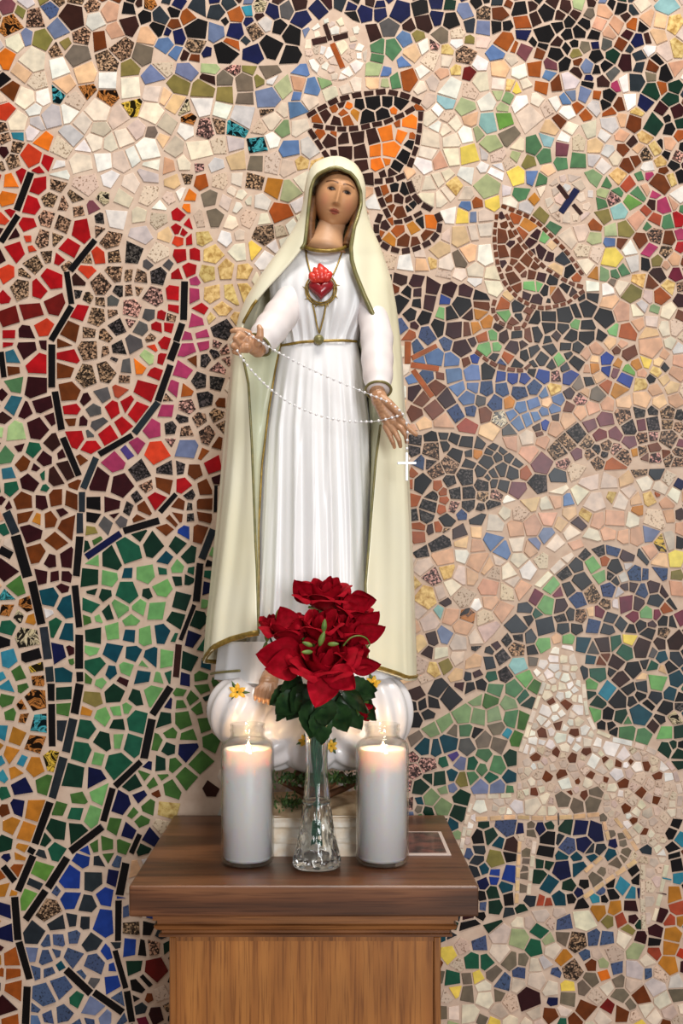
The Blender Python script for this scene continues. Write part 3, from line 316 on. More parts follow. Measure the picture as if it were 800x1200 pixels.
(0,1000): "30 20 14 b;95 15 24 t;35 90 40 k;250 20 48 d;385 30 42 B;460 35 30 D;505 10 28 j;190 80 42 J;130 205 42 J;330 115 62 B;430 120 50 D;330 215 45 B;235 265 50 S;535 115 34 b;500 200 38 B;485 325 58 B;405 245 40 D;405 320 32 D;270 325 42 D;335 310 28 D;165 380 48 D;275 405 34 Q;345 395 32 Q;215 410 20 Q;425 415 42 D;155 475 32 c;215 490 40 Q;260 470 24 Q;345 485 48 Q;445 520 52 Q;505 470 34 B;285 525 24 q;610 440 38 B;620 345 38 S;695 345 28 k;665 445 28 k;720 440 32 S;735 545 58 K;630 530 34 d;650 625 34 k;685 595 32 k;525 610 40 B;440 600 24 g;275 620 50 Q;205 660 58 Q;365 685 28 e;430 720 45 c;295 760 36 Q;225 770 32 Q;490 780 32 c;570 780 26 Q;655 730 30 D;735 760 40 m;700 675 14 n;760 660 40 I;15 270 34 b;20 375 45 b;50 495 36 A;70 640 48 A;20 710 50 m;15 170 28 t;5 560 14 A;50 795 36 A;670 790 30 M",
(500,1000): "235 30 26 D;265 70 22 q;320 30 40 h;390 10 26 k;385 100 36 B;315 125 18 B;320 90 18 B;365 155 26 q;310 185 30 d;385 215 24 k;315 250 34 d;385 285 24 D;440 265 20 d;310 330 36 d;200 345 48 k;255 200 20 k;190 300 28 m;490 210 28 D;530 220 20 Z;570 230 16 Z;635 75 42 b;715 75 34 q;525 110 28 d;575 145 36 q;620 215 32 q;665 155 26 d;675 210 18 k;735 235 30 k;780 30 28 q;570 50 18 d;530 45 18 d;535 290 36 W;640 330 36 Q;530 365 42 e;510 440 42 e;425 400 50 a;350 380 48 i;565 405 34 a;640 395 34 z;705 410 45 S;780 400 30 Q;740 475 20 Q;740 310 48 W;100 470 36 y;215 515 36 e;275 515 32 e;120 585 34 e;345 460 42 W;240 575 28 y;310 565 34 z;355 605 38 Q;435 560 26 Q;635 490 34 t;555 505 28 l;505 525 28 W;585 455 40 W;680 545 42 S;605 560 18 Q;660 628 24 y;475 680 50 m;590 690 18 b;580 765 36 n;195 660 32 z;130 750 26 W;195 755 40 W;270 680 36 W;60 750 34 z;660 680 34 z;750 735 42 n;690 790 30 n;265 625 28 W;190 580 24 z;390 500 36 z;445 500 24 z",
(600,1000): "410 160 22 k;460 140 20 k;465 190 24 k;430 210 16 k;390 215 22 T;515 150 34 T;555 80 34 k;585 120 24 k;560 185 24 T;595 185 16 b;555 250 28 m;705 190 28 m;690 285 34 m;670 365 34 m;660 410 26 k;600 395 30 m;510 310 28 Z;565 310 18 m;545 360 28 h;475 255 30 t;400 270 36 t;450 315 22 h;595 335 16 d;780 115 24 T;720 115 18 T;760 190 38 t;780 255 34 Z;740 315 24 Z;790 315 18 t;750 380 38 t;740 445 36 t;735 525 48 t;660 470 32 Z;790 470 18 R;770 50 36 k;760 15 24 k;585 455 40 a;525 400 36 W;440 410 32 Q;380 400 28 Q;470 470 40 I;485 535 28 Q;430 570 28 o;445 625 30 W;630 555 20 Q;575 550 45 l;670 625 36 l;700 560 36 I;770 600 36 l;775 665 36 z;605 670 40 n;505 665 34 z;395 670 28 I;510 745 34 n;450 720 26 K;355 735 40 n;420 770 32 W;710 690 34 W;620 735 34 W;580 760 24 I;740 740 34 i;660 770 32 W;560 610 34 i;630 500 36 W",
}
# straight bars of tile (x0 y0 x1 y1 width colour), same units
BARS = {
(0,200): "145 10 80 185 32 k;85 210 5 335 28 k;445 325 330 470 28 k;312 475 335 625 26 k;335 635 240 795 28 k",
(150,200): "265 518 260 700 32 k;255 715 225 800 32 k",
(0,400): "243 15 243 215 32 k;258 235 290 415 30 k;295 450 370 630 28 k;5 50 20 170 25 k;450 545 390 690 30 D;385 705 385 800 28 D;620 440 465 530 28 k;740 285 630 430 30 D;800 110 740 280 32 k",
(100,400): "430 5 398 88 34 k;425 715 350 800 24 k;612 675 608 800 16 k",
(0,600): "30 0 75 100 40 D;75 110 130 305 45 k;150 325 195 525 36 k;205 540 225 690 38 D;230 725 235 795 36 D;375 5 375 100 30 D;375 115 358 300 34 k;352 345 372 540 30 k;372 575 372 735 38 k;375 750 375 795 32 k;0 175 55 205 38 k;405 210 565 100 30 b;580 90 745 40 32 k",
(100,600): "600 80 545 220 34 D;538 240 520 420 34 k;510 435 445 600 20 k;438 620 425 775 30 N",
(0,800): "240 5 240 85 32 k;242 100 245 300 32 k;375 5 350 145 38 k;345 170 310 325 40 D;298 350 245 540 38 D;235 560 165 755 34 k;155 775 140 800 34 k;800 20 715 150 34 k;712 170 675 355 36 k;660 370 540 485 30 k;528 495 485 650 32 k;480 675 330 790 34 k;655 710 615 800 26 k",
(0,1000): "155 10 85 175 34 k;315 20 225 160 36 k;215 175 120 310 34 k;70 205 85 405 34 k;90 415 140 590 32 k;128 625 120 800 34 k;590 45 560 195 36 k;555 220 553 410 30 k;540 455 590 630 26 k;595 645 620 790 30 k;310 545 425 655 36 k;440 650 575 745 32 k;15 60 70 130 30 k",
(200,0): "722 115 747 190 22 N;662 200 730 185 28 N;762 182 830 165 26 N;755 205 805 320 24 A",
(600,200): "213 68 262 132 22 N;284 158 325 205 20 N;303 88 228 197 30 b",
(460,400): "72 0 70 105 28 A;90 80 205 20 22 A;85 110 215 130 24 A;95 135 185 260 24 A",
(600,800): "470 265 560 285 22 w",
}
# chains of short tiles that outline the figures: (colour, width, piece length, points in pixels)
CHAINS = {'chalice': [
 ('N',6.5,14,[(359,137),(372,129),(395,117),(420,111),(452,107),(475,112),(494,121)]),
 ('N',6,14,[(366,147),(400,152),(420,150),(450,144),(470,136),(486,126)]),
 ('N',6,15,[(493,129),(492,150),(488,172),(479,197)]), ('N',6,13,[(362,151),(374,170),(386,188)]),
 ('N',6.5,13,[(437,213),(458,212),(475,205)]), ('N',6.5,16,[(441,218),(447,237),(456,256)]),
 ('N',6,14,[(478,212),(485,230),(491,238),(507,247)]),
 ('N',6.5,13,[(511,249),(516,258),(514,272),(504,284),(488,292),(470,295),(452,290),(441,281),(440,266),(446,250)]),
 ('N',5.5,13,[(460,261),(476,259),(495,248)])],
 'bird': [
 ('n',4.5,9,[(586,241),(605,248),(619,254),(631,262),(643,274),(655,286),(665,297),(675,311),(683,323)]),
 ('n',4.5,10,[(592,250),(602,270),(612,286),(626,302),(638,314),(655,325),(670,333),(684,337)]),
 ('n',4.5,9,[(582,250),(579,275),(580,292),(583,310),(588,326),(596,338),(608,351),(625,360),(637,361),(652,359),(665,355),(675,347),(685,340)]),
 ('n',4.5,10,[(580,350),(576,364),(585,378),(600,385),(613,384),(620,368)]),
 ('n',4.5,11,[(556,411),(570,422),(582,429),(597,433),(612,435),(622,426)])],
 'lamb': [
 ('W',5,18,[(609,882),(616,862),(628,826),(638,798)]), ('W',5,18,[(683,800),(687,837),(697,856),(716,864)]),
 ('i',6,14,[(742,872),(760,878),(776,887),(790,903),(797,930),(794,960)]),
 ('p',5,17,[(556,960),(600,957),(632,959),(675,957),(703,954)]), ('W',5,15,[(555,934),(600,932)]),
 ('p',4.5,15,[(707,962),(713,985)]), ('p',5,15,[(720,958),(734,977),(747,998)]),
 ('p',5,17,[(746,1008),(715,1029),(683,1052)]), ('p',4.5,17,[(706,1003),(684,1022)]),
 ('W',5,17,[(626,985),(623,1010),(619,1050)]), ('p',4.5,16,[(609,985),(607,1010),(605,1060)]),
 ('I',5,18,[(753,1012),(752,1050),(754,1090)]), ('W',5,18,[(781,1012),(774,1046),(765,1080)]),
 ('W',4.5,15,[(552,940),(545,965),(540,995)])],
}
# areas that set the colours and size of the fill pieces: (polygon in pixels, colours, size)
AREAS = [
 ([(-99,-99),(999,-99),(999,1400),(-99,1400)], 'WWWWiiiiwwllpIIs', 8.6),
 ([(140,-20),(180,42),(222,74),(362,74),(368,40),(440,46),(530,32),(550,40),(600,52),(650,64),(690,108),(712,130),(722,110),(716,60),(712,-20)], 'kkkkbbDDNNcn', 5.6),
 ([(720,-20),(742,-20),(752,40),(765,75),(830,110),(830,180),(775,150),(752,110),(738,90),(728,60)], 'kkdNDm', 5.4),
 ([(745,110),(830,110),(830,200),(790,200),(770,170),(755,140)], 'kddmnA', 5.6),
 ([(745,200),(830,200),(830,350),(770,350),(750,280)], 'nnmvFsAS', 5.8),
 ([(-20,-20),(140,-20),(200,60),(240,76),(290,86),(290,122),(200,112),(150,97),(110,78),(60,66),(-20,48)], 'SSzzcchn', 8),
 ([(-20,130),(30,150),(60,190),(72,210),(110,240),(110,300),(75,405),(-20,405)], 'rrrRRSm', 8),
 ([(45,205),(110,230),(135,280),(205,310),(205,400),(180,425),(130,455),(95,445),(80,400),(80,330),(45,310)], 'SSSSGGg', 7),
 ([(205,245),(222,255),(245,330),(248,400),(210,480),(150,530),(190,420),(195,340)], 'rrrvv', 7),
 ([(-20,400),(65,400),(100,440),(110,560),(95,690),(40,690),(-20,560)], 'mmmnnNe', 8),
 ([(100,500),(265,440),(258,650),(150,620),(100,625)], 'nnnmmrGN', 8),
 ([(190,370),(275,360),(268,500),(200,520),(150,490)], 'GGSSPPv', 7),
 ([(92,640),(260,600),(255,830),(225,930),(150,1000),(60,1000),(60,850),(92,800)], 'eeedddfffqj', 8),
 ([(160,820),(260,790),(260,900),(205,940),(160,960)], 'jjjjdb', 7.5),
 ([(-20,690),(35,690),(55,800),(60,900),(30,1000),(-20,1000)], 'ttxxbTj', 8),
 ([(40,1000),(140,990),(150,1060),(150,1220),(35,1220)], 'BBQQQDDL', 8),
 ([(150,1060),(300,1060),(300,1220),(150,1220)], 'kDSdB', 8),
 ([(-20,1000),(35,1000),(30,1220),(-20,1220)], 'ttAmbb', 9),
 ([(228,268),(280,290),(300,330),(290,378),(245,376),(235,330)], 'O', 9),
 ([(535,105),(580,100),(650,165),(690,190),(740,215),(735,260),(650,210),(570,225),(550,150)], 'aaEEWp', 7),
 ([(362,138),(400,115),(452,107),(493,122),(486,175),(470,205),(480,235),(512,250),(512,275),(480,295),(445,288),(445,250),(455,235),(440,215),(380,180)], 'kNNNAA', 5),
 ([(575,244),(590,240),(640,270),(684,325),(680,350),(650,362),(600,350),(580,310)], 'nnnmkA', 4.6),
 ([(455,318),(530,328),(577,347),(600,352),(650,362),(686,345),(720,375),(730,420),(700,455),(650,440),(600,440),(520,415),(475,400)], 'kkkkNNDm', 5.4),
 ([(475,400),(560,410),(620,435),(660,440),(650,480),(600,510),(550,508),(520,485),(475,440)], 'LLLQQc', 6),
 ([(690,400),(800,400),(800,480),(700,480),(650,500),(610,530),(640,470)], 'sspptO', 6),
 ([(476,505),(520,503),(560,510),(612,540),(605,575),(560,600),(478,655)], 'kkkGGGSA', 5.6),
 ([(605,575),(650,520),(700,485),(820,474),(820,548),(700,552),(640,577)], 'SSSPPuuGh', 6),
 ([(478,655),(560,600),(640,576),(700,552),(820,546),(820,710),(770,680),(740,648),(700,635),(660,650),(620,690),(580,740),(520,790),(478,808)], 'sssppWWIIIIiiiO', 8.8),
 ([(478,808),(520,790),(580,740),(620,690),(660,650),(700,635),(740,648),(770,680),(820,740),(820,900),(760,874),(700,850),(684,800),(672,762),(650,757),(628,770),(560,812),(478,862)], 'kkGGGDDmmfe', 5.6),
 ([(478,862),(540,815),(600,788),(632,765),(635,800),(607,890),(605,932),(556,934),(540,990),(478,980)], 'EEEeeqqazFc', 6),
 ([(684,780),(760,760),(830,780),(830,900),(760,872),(700,850)], 'kkdqeGf', 6),
 ([(540,960),(760,955),(760,1060),(640,1062),(560,1085),(515,1108),(515,1040),(545,1000)], 'DDqqbbQdk', 6),
 ([(755,1000),(830,980),(830,1160),(800,1150),(760,1110),(720,1075),(690,1060),(720,1030)], 'kmmnttT', 6),
 ([(480,1130),(515,1108),(560,1085),(620,1066),(660,1062),(720,1077),(760,1110),(830,1160),(830,1260),(480,1260)], 'IIIIiiiWWWaeQyzzn', 8.2),
 ([(612,880),(622,840),(628,775),(650,757),(673,765),(684,800),(690,840),(700,858),(720,866),(690,882),(640,880)], 'wwwwwWW', 4.3),
 ([(607,882),(640,878),(690,880),(722,866),(778,890),(797,930),(795,1000),(780,1012),(735,975),(705,955),(606,958)], 'IIIiiiWWw', 4.4),
 ([(605,932),(605,958),(556,958),(548,1000),(536,1005),(550,933)], 'wWWi', 4.4),
 ([(607,960),(627,960),(622,1062),(604,1066)], 'zzI', 5), ([(705,956),(735,975),(750,1004),(688,1052),(680,1046),(725,1000)], 'zzI', 5),
 ([(752,1004),(783,1010),(766,1090),(753,1092)], 'IiI', 5),
]
# outlines that pieces do not cross
LINES = [[(200,72),(300,77),(362,74)], [(478,650),(520,625),(560,602),(600,588),(640,577),(700,552),(820,546)],
 [(478,808),(520,792),(560,762),(580,742),(605,708),(628,682),(660,650),(700,635),(740,646),(770,676),(795,715)],
 [(478,862),(520,838),(560,815)], [(515,1106),(560,1085),(620,1067),(660,1062)],
 [(455,318),(500,322),(540,330),(577,347)], [(476,506),(520,503),(560,510),(590,524),(612,542)],
 [(628,770),(650,757),(673,765),(684,800)], [(700,858),(722,866),(760,876)], [(605,932),(606,882)]]
WAFERS = [(394,57,38,'w'), (667,233,30,'i')]      # round hosts: centre, radius
# --- room shell
wall = mk('wall_back', *box(-1.13, 1.12, 0, .18, 0, 2.72), M['grout'], smooth=False)
tag(wall, 'sandy grouted wall covered with a broken-tile mosaic of a tree, chalice, bird and lamb', 'wall', kind='structure')
floor = mk('floor', *box(-1.6, 1.6, -3.2, .18, -.06, 0), M['floor'], smooth=False)
tag(floor, 'plain stone floor in front of the mosaic wall', 'floor', kind='structure')

def inpoly(x, y, pg):
    c = False; j = len(pg)-1
    for i in range(len(pg)):
        xi, yi = pg[i]; xj, yj = pg[j]
        if (yi > y) != (yj > y) and x < (xj-xi)*(y-yi)/(yj-yi)+xi: c = not c
        j = i
    return c
ABOX = [(min(p[0] for p in a[0]), max(p[0] for p in a[0]), min(p[1] for p in a[0]), max(p[1] for p in a[0])) for a in AREAS]
def fold(x, n):                   # the pattern beyond the photographed stretch of wall continues it
    while x < 0 or x > n: x = -x if x < 0 else 2*n-x
    return x
def area_at(u, v):
    for wx, wy, wr, c in WAFERS:
        if (u-wx)**2+(v-wy)**2 < wr*wr: return (c+c+'WiI' if c == 'w' else 'iiIWl', 4.6)
    for (x0, x1, y0, y1), (pg, cols, size) in zip(reversed(ABOX), reversed(AREAS)):
        if x0 <= u <= x1 and y0 <= v <= y1 and inpoly(u, v, pg): return cols, size
FIG = {'chalice': [AREAS[20][0]], 'bird': [AREAS[21][0]], 'lamb': [a[0] for a in AREAS[-6:]]}
assert AREAS[20][1] == 'kNNNAA' and AREAS[21][1] == 'nnnmkA'
def figure_at(u, v):
    for i, (wx, wy, wr, c) in enumerate(WAFERS):
        if (u-wx)**2+(v-wy)**2 < wr*wr: return 'wafer%d' % i
    for k, pgs in FIG.items():
        if any(inpoly(u, v, p) for p in pgs): return k

# --- bars
bars = []                         # (cx, cy, dx, dy, half length, half width, colour, figure)
for (ox, oy), s in BARS.items():
    for t in s.split(';'):
        x0, y0, x1, y1, w, c = t.split(); x0, y0, x1, y1 = ox+float(x0)/4, oy+float(y0)/4, ox+float(x1)/4, oy+float(y1)/4
        L = math.hypot(x1-x0, y1-y0)
        bars.append(((x0+x1)/2, (y0+y1)/2, (x1-x0)/L, (y1-y0)/L, L/2, float(w)/8, c, figure_at((x0+x1)/2, (y0+y1)/2)))
for fig, chains in CHAINS.items():
    for c, w, ln, pts in chains:
        seg = [math.hypot(b[0]-a[0], b[1]-a[1]) for a, b in zip(pts, pts[1:])]; tot = sum(seg); n = max(1, round(tot/ln))
        def at(s):
            for (a, b), l in zip(zip(pts, pts[1:]), seg):
                if s <= l: return a[0]+(b[0]-a[0])*s/l, a[1]+(b[1]-a[1])*s/l
                s -= l
            return pts[-1]
        for i in range(n):
            a, b = at(tot*i/n+1.1), at(tot*(i+1)/n-1.1); L = math.hypot(b[0]-a[0], b[1]-a[1])
            if L < 3: continue
            bars.append(((a[0]+b[0])/2, (a[1]+b[1])/2, (b[0]-a[0])/L, (b[1]-a[1])/L, L/2*R.uniform(.9, 1), w/2*R.uniform(.85, 1.05), c, fig))
def bar_dist(b, u, v):            # signed separation of a point from a bar, with the side's outward normal
    px, py = u-b[0], v-b[1]; s = px*b[2]+py*b[3]; t = -px*b[3]+py*b[2]
    ds, dt = abs(s)-b[4], abs(t)-b[5]
    if ds > dt: return ds, (b[2]*math.copysign(1, s), b[3]*math.copysign(1, s)), b[4]
    return dt, (-b[3]*math.copysign(1, t), b[2]*math.copysign(1, t)), b[5]

# --- seeds
G = 24
U0, U1, V0, V1 = -395, 1175, -240, 1700
seeds, hgrid, bgrid, lgrid = [], {}, {}, {}
for i, b in enumerate(bars):
    r = b[4]+b[5]+26
    for gx in range(int((b[0]-r)//G), int((b[0]+r)//G)+1):
        for gy in range(int((b[1]-r)//G), int((b[1]+r)//G)+1): bgrid.setdefault((gx, gy), []).append(i)
segs = [(a, b) for ln in LINES for a, b in zip(ln, ln[1:])]
for wx, wy, wr, c in WAFERS:
    ring = [(wx+wr*math.cos(k*PI/9), wy+wr*math.sin(k*PI/9)) for k in range(19)]
    segs += list(zip(ring, ring[1:]))
for i, (a, b) in enumerate(segs):
    for gx in range(int((min(a[0], b[0])-26)//G), int((max(a[0], b[0])+26)//G)+1):
        for gy in range(int((min(a[1], b[1])-26)//G), int((max(a[1], b[1])+26)//G)+1): lgrid.setdefault((gx, gy), []).append(i)
def near(u, v, k=1):
    gx, gy = int(u//G), int(v//G)
    for a in range(gx-k, gx+k+1):
        for b in range(gy-k, gy+k+1):
            for i in hgrid.get((a, b), ()): yield i
def put(u, v, r, c, ex):
    hgrid.setdefault((int(u//G), int(v//G)), []).append(len(seeds)); seeds.append((u, v, r, c, ex))
def clear_of_bars(u, v, r):
    return all(bar_dist(bars[i], u, v)[0] > r for i in bgrid.get((int(u//G), int(v//G)), ()))
for (ox, oy), s in SEEDS.items():
    for t in s.split(';'):
        x, y, r, c = t.split(); u, v, r = ox+float(x)/4, oy+float(y)/4, float(r)/4
        if any(math.hypot(seeds[i][0]-u, seeds[i][1]-v) < .62*(r+seeds[i][2])*.8 for i in near(u, v)): continue
        if clear_of_bars(u, v, .4): put(u, v, r, c, True)
cand = []
st = 4.2
for i in range(int((U1-U0)/st)):
    for j in range(int((V1-V0)/st)):
        u, v = U0+(i+.5)*st, V0+(j+.5)*st
        cand.append((u+R.uniform(-2, 2), v+R.uniform(-2, 2)))
R.shuffle(cand)
PLASTER = [(205,905),(262,880),(262,960),(185,985)]      # bare plaster beside the pedestal
for u, v in cand:
    inside = -12 < u < 812 and -12 < v < 1212
    if inside and inpoly(u, v, PLASTER): continue
    cols, r = area_at(u if inside else fold(u, 800), v if inside else fold(v, 1200))
    if not inside: r = max(r, 6.5)*1.3
    r *= R.choice((.7, .85, 1, 1.15, 1.35))
    if any(math.hypot(seeds[i][0]-u, seeds[i][1]-v) < .95*(r+seeds[i][2]) for i in near(u, v)): continue
    if not clear_of_bars(u, v, min(r*.55, 3)): continue
    put(u, v, r, R.choice(cols), False)

# --- cells: power diagram clipped by bars and outlines, then inset by half the joint
def clip(pg, nx, ny, d):          # keep nx*x+ny*y <= d
    out = []; n = len(pg)
    for i in range(n):
        a, b = pg[i], pg[(i+1) % n]; da, db = nx*a[0]+ny*a[1]-d, nx*b[0]+ny*b[1]-d
        if da <= 0: out.append(a)
        if (da < 0 < db) or (db < 0 < da):
            t = da/(da-db); out.append((a[0]+(b[0]-a[0])*t, a[1]+(b[1]-a[1])*t))
    return out
def parea(pg): return abs(sum(a[0]*b[1]-b[0]*a[1] for a, b in zip(pg, pg[1:]+pg[:1])))/2
tiles = []                        # (polygon, colour letter, figure, on-frame)
for i, (u, v, r, c, ex) in enumerate(seeds):
    rm = r*(1.75 if ex else 1.75); n = R.choice((6, 7, 8)); ph = R.uniform(0, 6.3)
    pg = [(u+rm*R.uniform(.82, 1.08)*math.cos(ph+2*PI*k/n), v+rm*R.uniform(.82, 1.08)*math.sin(ph+2*PI*k/n)) for k in range(n)]
    left = u < 300 and v > 190
    g = R.uniform(1.8, 2.8) if left else R.uniform(.8, 1.35)
    if r < 5.2: g = min(g, .85)
    nb = sorted((math.hypot(seeds[j][0]-u, seeds[j][1]-v), j) for j in near(u, v, 2) if j != i)
    for dist, j in nb:
        if dist > rm+45 or dist < .01: break
        w = seeds[j]; nx, ny = (w[0]-u)/dist, (w[1]-v)/dist
        m = (dist*dist+r*r-w[2]*w[2])/(2*dist); m = min(max(m, dist*.25), dist*.75)
        ta = R.uniform(-.07, .07); nx, ny = nx*math.cos(ta)-ny*math.sin(ta), nx*math.sin(ta)+ny*math.cos(ta)
        pg = clip(pg, nx, ny, nx*u+ny*v+m-g)
        if len(pg) < 3: break
    if len(pg) < 3: continue
    key = (int(u//G), int(v//G))
    for k in bgrid.get(key, ()):
        b = bars[k]; ds, nn, h = bar_dist(b, u, v)
        if ds < rm+2: pg = clip(pg, -nn[0], -nn[1], -(nn[0]*b[0]+nn[1]*b[1]+h+g*.8))
        if len(pg) < 3: break
    if len(pg) < 3: continue
    for k in lgrid.get(key, ()):
        (ax, ay), (bx, by) = segs[k]; L = math.hypot(bx-ax, by-ay); tx, ty = (bx-ax)/L, (by-ay)/L
        s = (u-ax)*tx+(v-ay)*ty
        if -rm*.5 < s < L+rm*.5:
            nx, ny = -ty, tx; d0 = nx*ax+ny*ay; side = nx*u+ny*v-d0
            if abs(side) < rm:
                if side < 0: pg = clip(pg, nx, ny, d0-.7)
                else: pg = clip(pg, -nx, -ny, -d0-.7)
                if len(pg) < 3: break
    q = []
    for p in pg:
        if not q or math.hypot(p[0]-q[-1][0], p[1]-q[-1][1]) > 1.2: q.append(p)
    if len(q) > 3 and math.hypot(q[0][0]-q[-1][0], q[0][1]-q[-1][1]) < 1.2: q.pop()
    want = R.choice((3, 4, 4, 4, 5, 5)); A = parea(q) if len(q) > 2 else 0      # break to few, sharp corners
    while len(q) > want:
        m = min(range(len(q)), key=lambda k: parea([q[k-1], q[k], q[(k+1) % len(q)]]))
        if parea([q[m-1], q[m], q[(m+1) % len(q)]]) > .13*A and len(q) <= 5: break
        if parea([q[m-1], q[m], q[(m+1) % len(q)]]) > .2*A: break
        q.pop(m)
    if len(q) < 3 or parea(q) < 9: continue
    inside = -4 < u < 804 and -4 < v < 1204
    tiles.append((q, c, figure_at(u, v) if inside else None, inside))
nbar0 = len(tiles)
for b in bars:
    ax, ay = b[2]*b[4], b[3]*b[4]; wx, wy = -b[3]*b[5], b[2]*b[5]
    q = [(b[0]+s*ax+t*wx+R.uniform(-.35, .35), b[1]+s*ay+t*wy+R.uniform(-.35, .35)) for s, t in ((-1,-1),(1,-1),(1,1),(-1,1))]
    tiles.append((q, b[6], b[7], True))
def tile_geo(q, c, V, Fc, fm, cl):
    cx, cy = sum(p[0] for p in q)/len(q), sum(p[1] for p in q)/len(q); n = len(q); b = len(V)
    th = .0014+R.uniform(-.0003, .0005); tx, ty = R.gauss(0, .010), R.gauss(0, .010); s = -CAMY/F
    base = lin(PAL[c]); gr = .3*base[0]+.59*base[1]+.11*base[2]; base = tuple(x**1.16 for x in base) if max(base) < .55 else base; j = R.uniform(.78, 1.06); colr = tuple(max(0, x*j*R.uniform(.95, 1.05)) for x in base)
    if c == 'x': colr = lin(R.choice(((226,186,70), (70,160,170), (214,196,160), (190,120,60))))
    for ring, (h, ins) in enumerate(((0, 0), (.8, 0), (1, .55))):
        for x, y in q:
            dx, dy = cx-x, cy-y; L = math.hypot(dx, dy) or 1; k = min(ins/L, .4); x2, y2 = x+dx*k, y+dy*k
            V.append(((x2-384)*s, -(th*h+(tx*(x2-cx)+ty*(y2-cy))*s*(h > 0))+.0004*(h == 0), ZC-(y2-672)*s)); cl.append(colr)
    f = FIN.get(c, 0)
    for ring in range(2):
        for k in range(n): Fc.append((b+ring*n+k, b+(ring+1)*n+k, b+(ring+1)*n+(k+1) % n, b+ring*n+(k+1) % n)); fm.append(f)
    Fc.append(tuple(b+2*n+k for k in range(n))[::-1]); fm.append(f)
# winding: make every polygon run the same way so faces look out of the wall
def orient(q):
    a = sum(p[0]*r[1]-r[0]*p[1] for p, r in zip(q, q[1:]+q[:1])); return q if a < 0 else q[::-1]
STAND = [(245,800),(262,420),(290,345),(357,250),(365,190),(424,190),(432,260),(470,400),(487,800),(480,900),(520,955),(562,1040),(560,1075),(515,1110),(515,1200),(199,1200),(199,1110),(150,1075),(150,1035),(203,955),(258,950)]
beds = {}
def bed(name, key, pgs, label):   # the grout bed of one figure in the mosaic
    V, Fc = [], []
    for ip, pg in enumerate(pgs):
        b = len(V); s = -CAMY/F; n = len(pg)
        a = sum(p[0]*r[1]-r[0]*p[1] for p, r in zip(pg, pg[1:]+pg[:1])); pg = pg if a < 0 else pg[::-1]
        for h in (.0003, -.0004-.0001*ip):
            for x, y in pg: V.append(((x-384)*s, h, ZC-(y-672)*s))
        Fc.append(tuple(b+n+k for k in range(n))[::-1])
        for k in range(n): Fc.append((b+k, b+n+k, b+n+(k+1) % n, b+(k+1) % n))
    o = mk(name, V, Fc, M['grout'], wall, False); o['label'] = label; beds[key] = o
bed('chalice_figure', 'chalice', FIG['chalice'], 'chalice in dark brown and orange tile')
bed('bird_figure', 'bird', FIG['bird'], 'brown bird with raised wing in small tile')
bed('lamb_figure', 'lamb', FIG['lamb'], 'white and beige lamb with brown flecks')
for i, (wx, wy, wr, c) in enumerate(WAFERS):
    bed('host_wafer', 'wafer%d' % i, [[(wx+wr*math.cos(k*PI/16), wy+wr*math.sin(k*PI/16)) for k in range(32)]],
        'round white host with a brown cross' if i == 0 else 'round pale host with a dark saltire cross')
rest = []; plain = []
for k, t in enumerate(tiles):
    q, c, fig, inside = t; a = parea(q); cx, cy = sum(p[0] for p in q)/len(q), sum(p[1] for p in q)/len(q)
    vis = inside and 0 <= cx <= 800 and 0 <= cy <= 1200 and not inpoly(cx, cy, STAND)
    if fig and vis and (a > 40 or k >= nbar0): plain.append((0, k, beds[fig], 'tile'))
    elif k >= nbar0 and vis: plain.append((0, k, wall, 'bar_tile'))
    elif vis: rest.append((a, k))
    else: rest.append((0, k))
rest.sort(reverse=True)
plain += [(a, k, wall, 'tile') for a, k in rest[:300]]
for a, k, par, nm in plain:
    V, Fc, fm, cl = [], [], [], []
    tile_geo(orient(tiles[k][0]), tiles[k][1], V, Fc, fm, cl)
    f = fm[0]; mk(nm, V, Fc, TM[f], par, False, None, cl)
groups = {}
for a, k in rest[300:]: groups.setdefault(tiles[k][2] if tiles[k][3] else None, []).append(k)
for g, ks in groups.items():
    V, Fc, fm, cl = [], [], [], []
    for k in ks: tile_geo(orient(tiles[k][0]), tiles[k][1], V, Fc, fm, cl)
    o = mk('small_mosaic_tiles', V, Fc, TM, beds[g] if g else wall, False, fm, cl); o['kind'] = 'stuff'
# ------------------------------------------------------------------ pedestal
ZT = 1.05                         # height of the pedestal top
X0, X1, Y0, Y1 = -.2450, .1858, -.423, -.02
ped = thing('pedestal', ((X0+X1)/2, (Y0+Y1)/2, 0), 'dark oak pedestal with thick top slab, stepped moulding and golden panelled body', 'pedestal')
bevel(mk('top_slab', *box(X0, X1, Y0, Y1, ZT-.0385, ZT), M['slab'], ped, False), .003, 3)
prof = [(.0, .004), (.0, .011), (.005, .0122), (.005, .0165), (.001, .0178), (.003, .023), (.010, .0265), (.010, .0295), (.0065, .0305), (.0065, .0335), (.014, .0355), (.0205, .037)]
def moulding(x0, x1, y0, y1, ztop, prof):
    V, Fc = [], []
    for ins, dz in [(0, 0)]+prof:
        V += [Vector((x0+ins, y0+ins, ztop-dz)), Vector((x1-ins, y0+ins, ztop-dz)), Vector((x1-ins, y1, ztop-dz)), Vector((x0+ins, y1, ztop-dz))]
    Fc = [tuple(reversed(f)) for f in grid_faces(len(prof)+1, 4, True)]; n = len(prof)*4
    Fc += [(0, 1, 2, 3), (n+3, n+2, n+1, n)]
    return V, Fc
mk('moulding', *moulding(-.219, .163, -.402, -.03, ZT-.0385, prof), M['mould'], ped, False)
zb = ZT-.0385-.037
body = mk('body', *box(-.196, .1385, -.380, -.04, 0, zb), M['panel'], ped, False)
for xa, xb in ((-.2005, -.192), (.1345, .143)):
    bevel(mk('corner_post', *box(xa, xb, -.3855, -.372, 0, zb), M['frame'], ped, False), .001, 1)
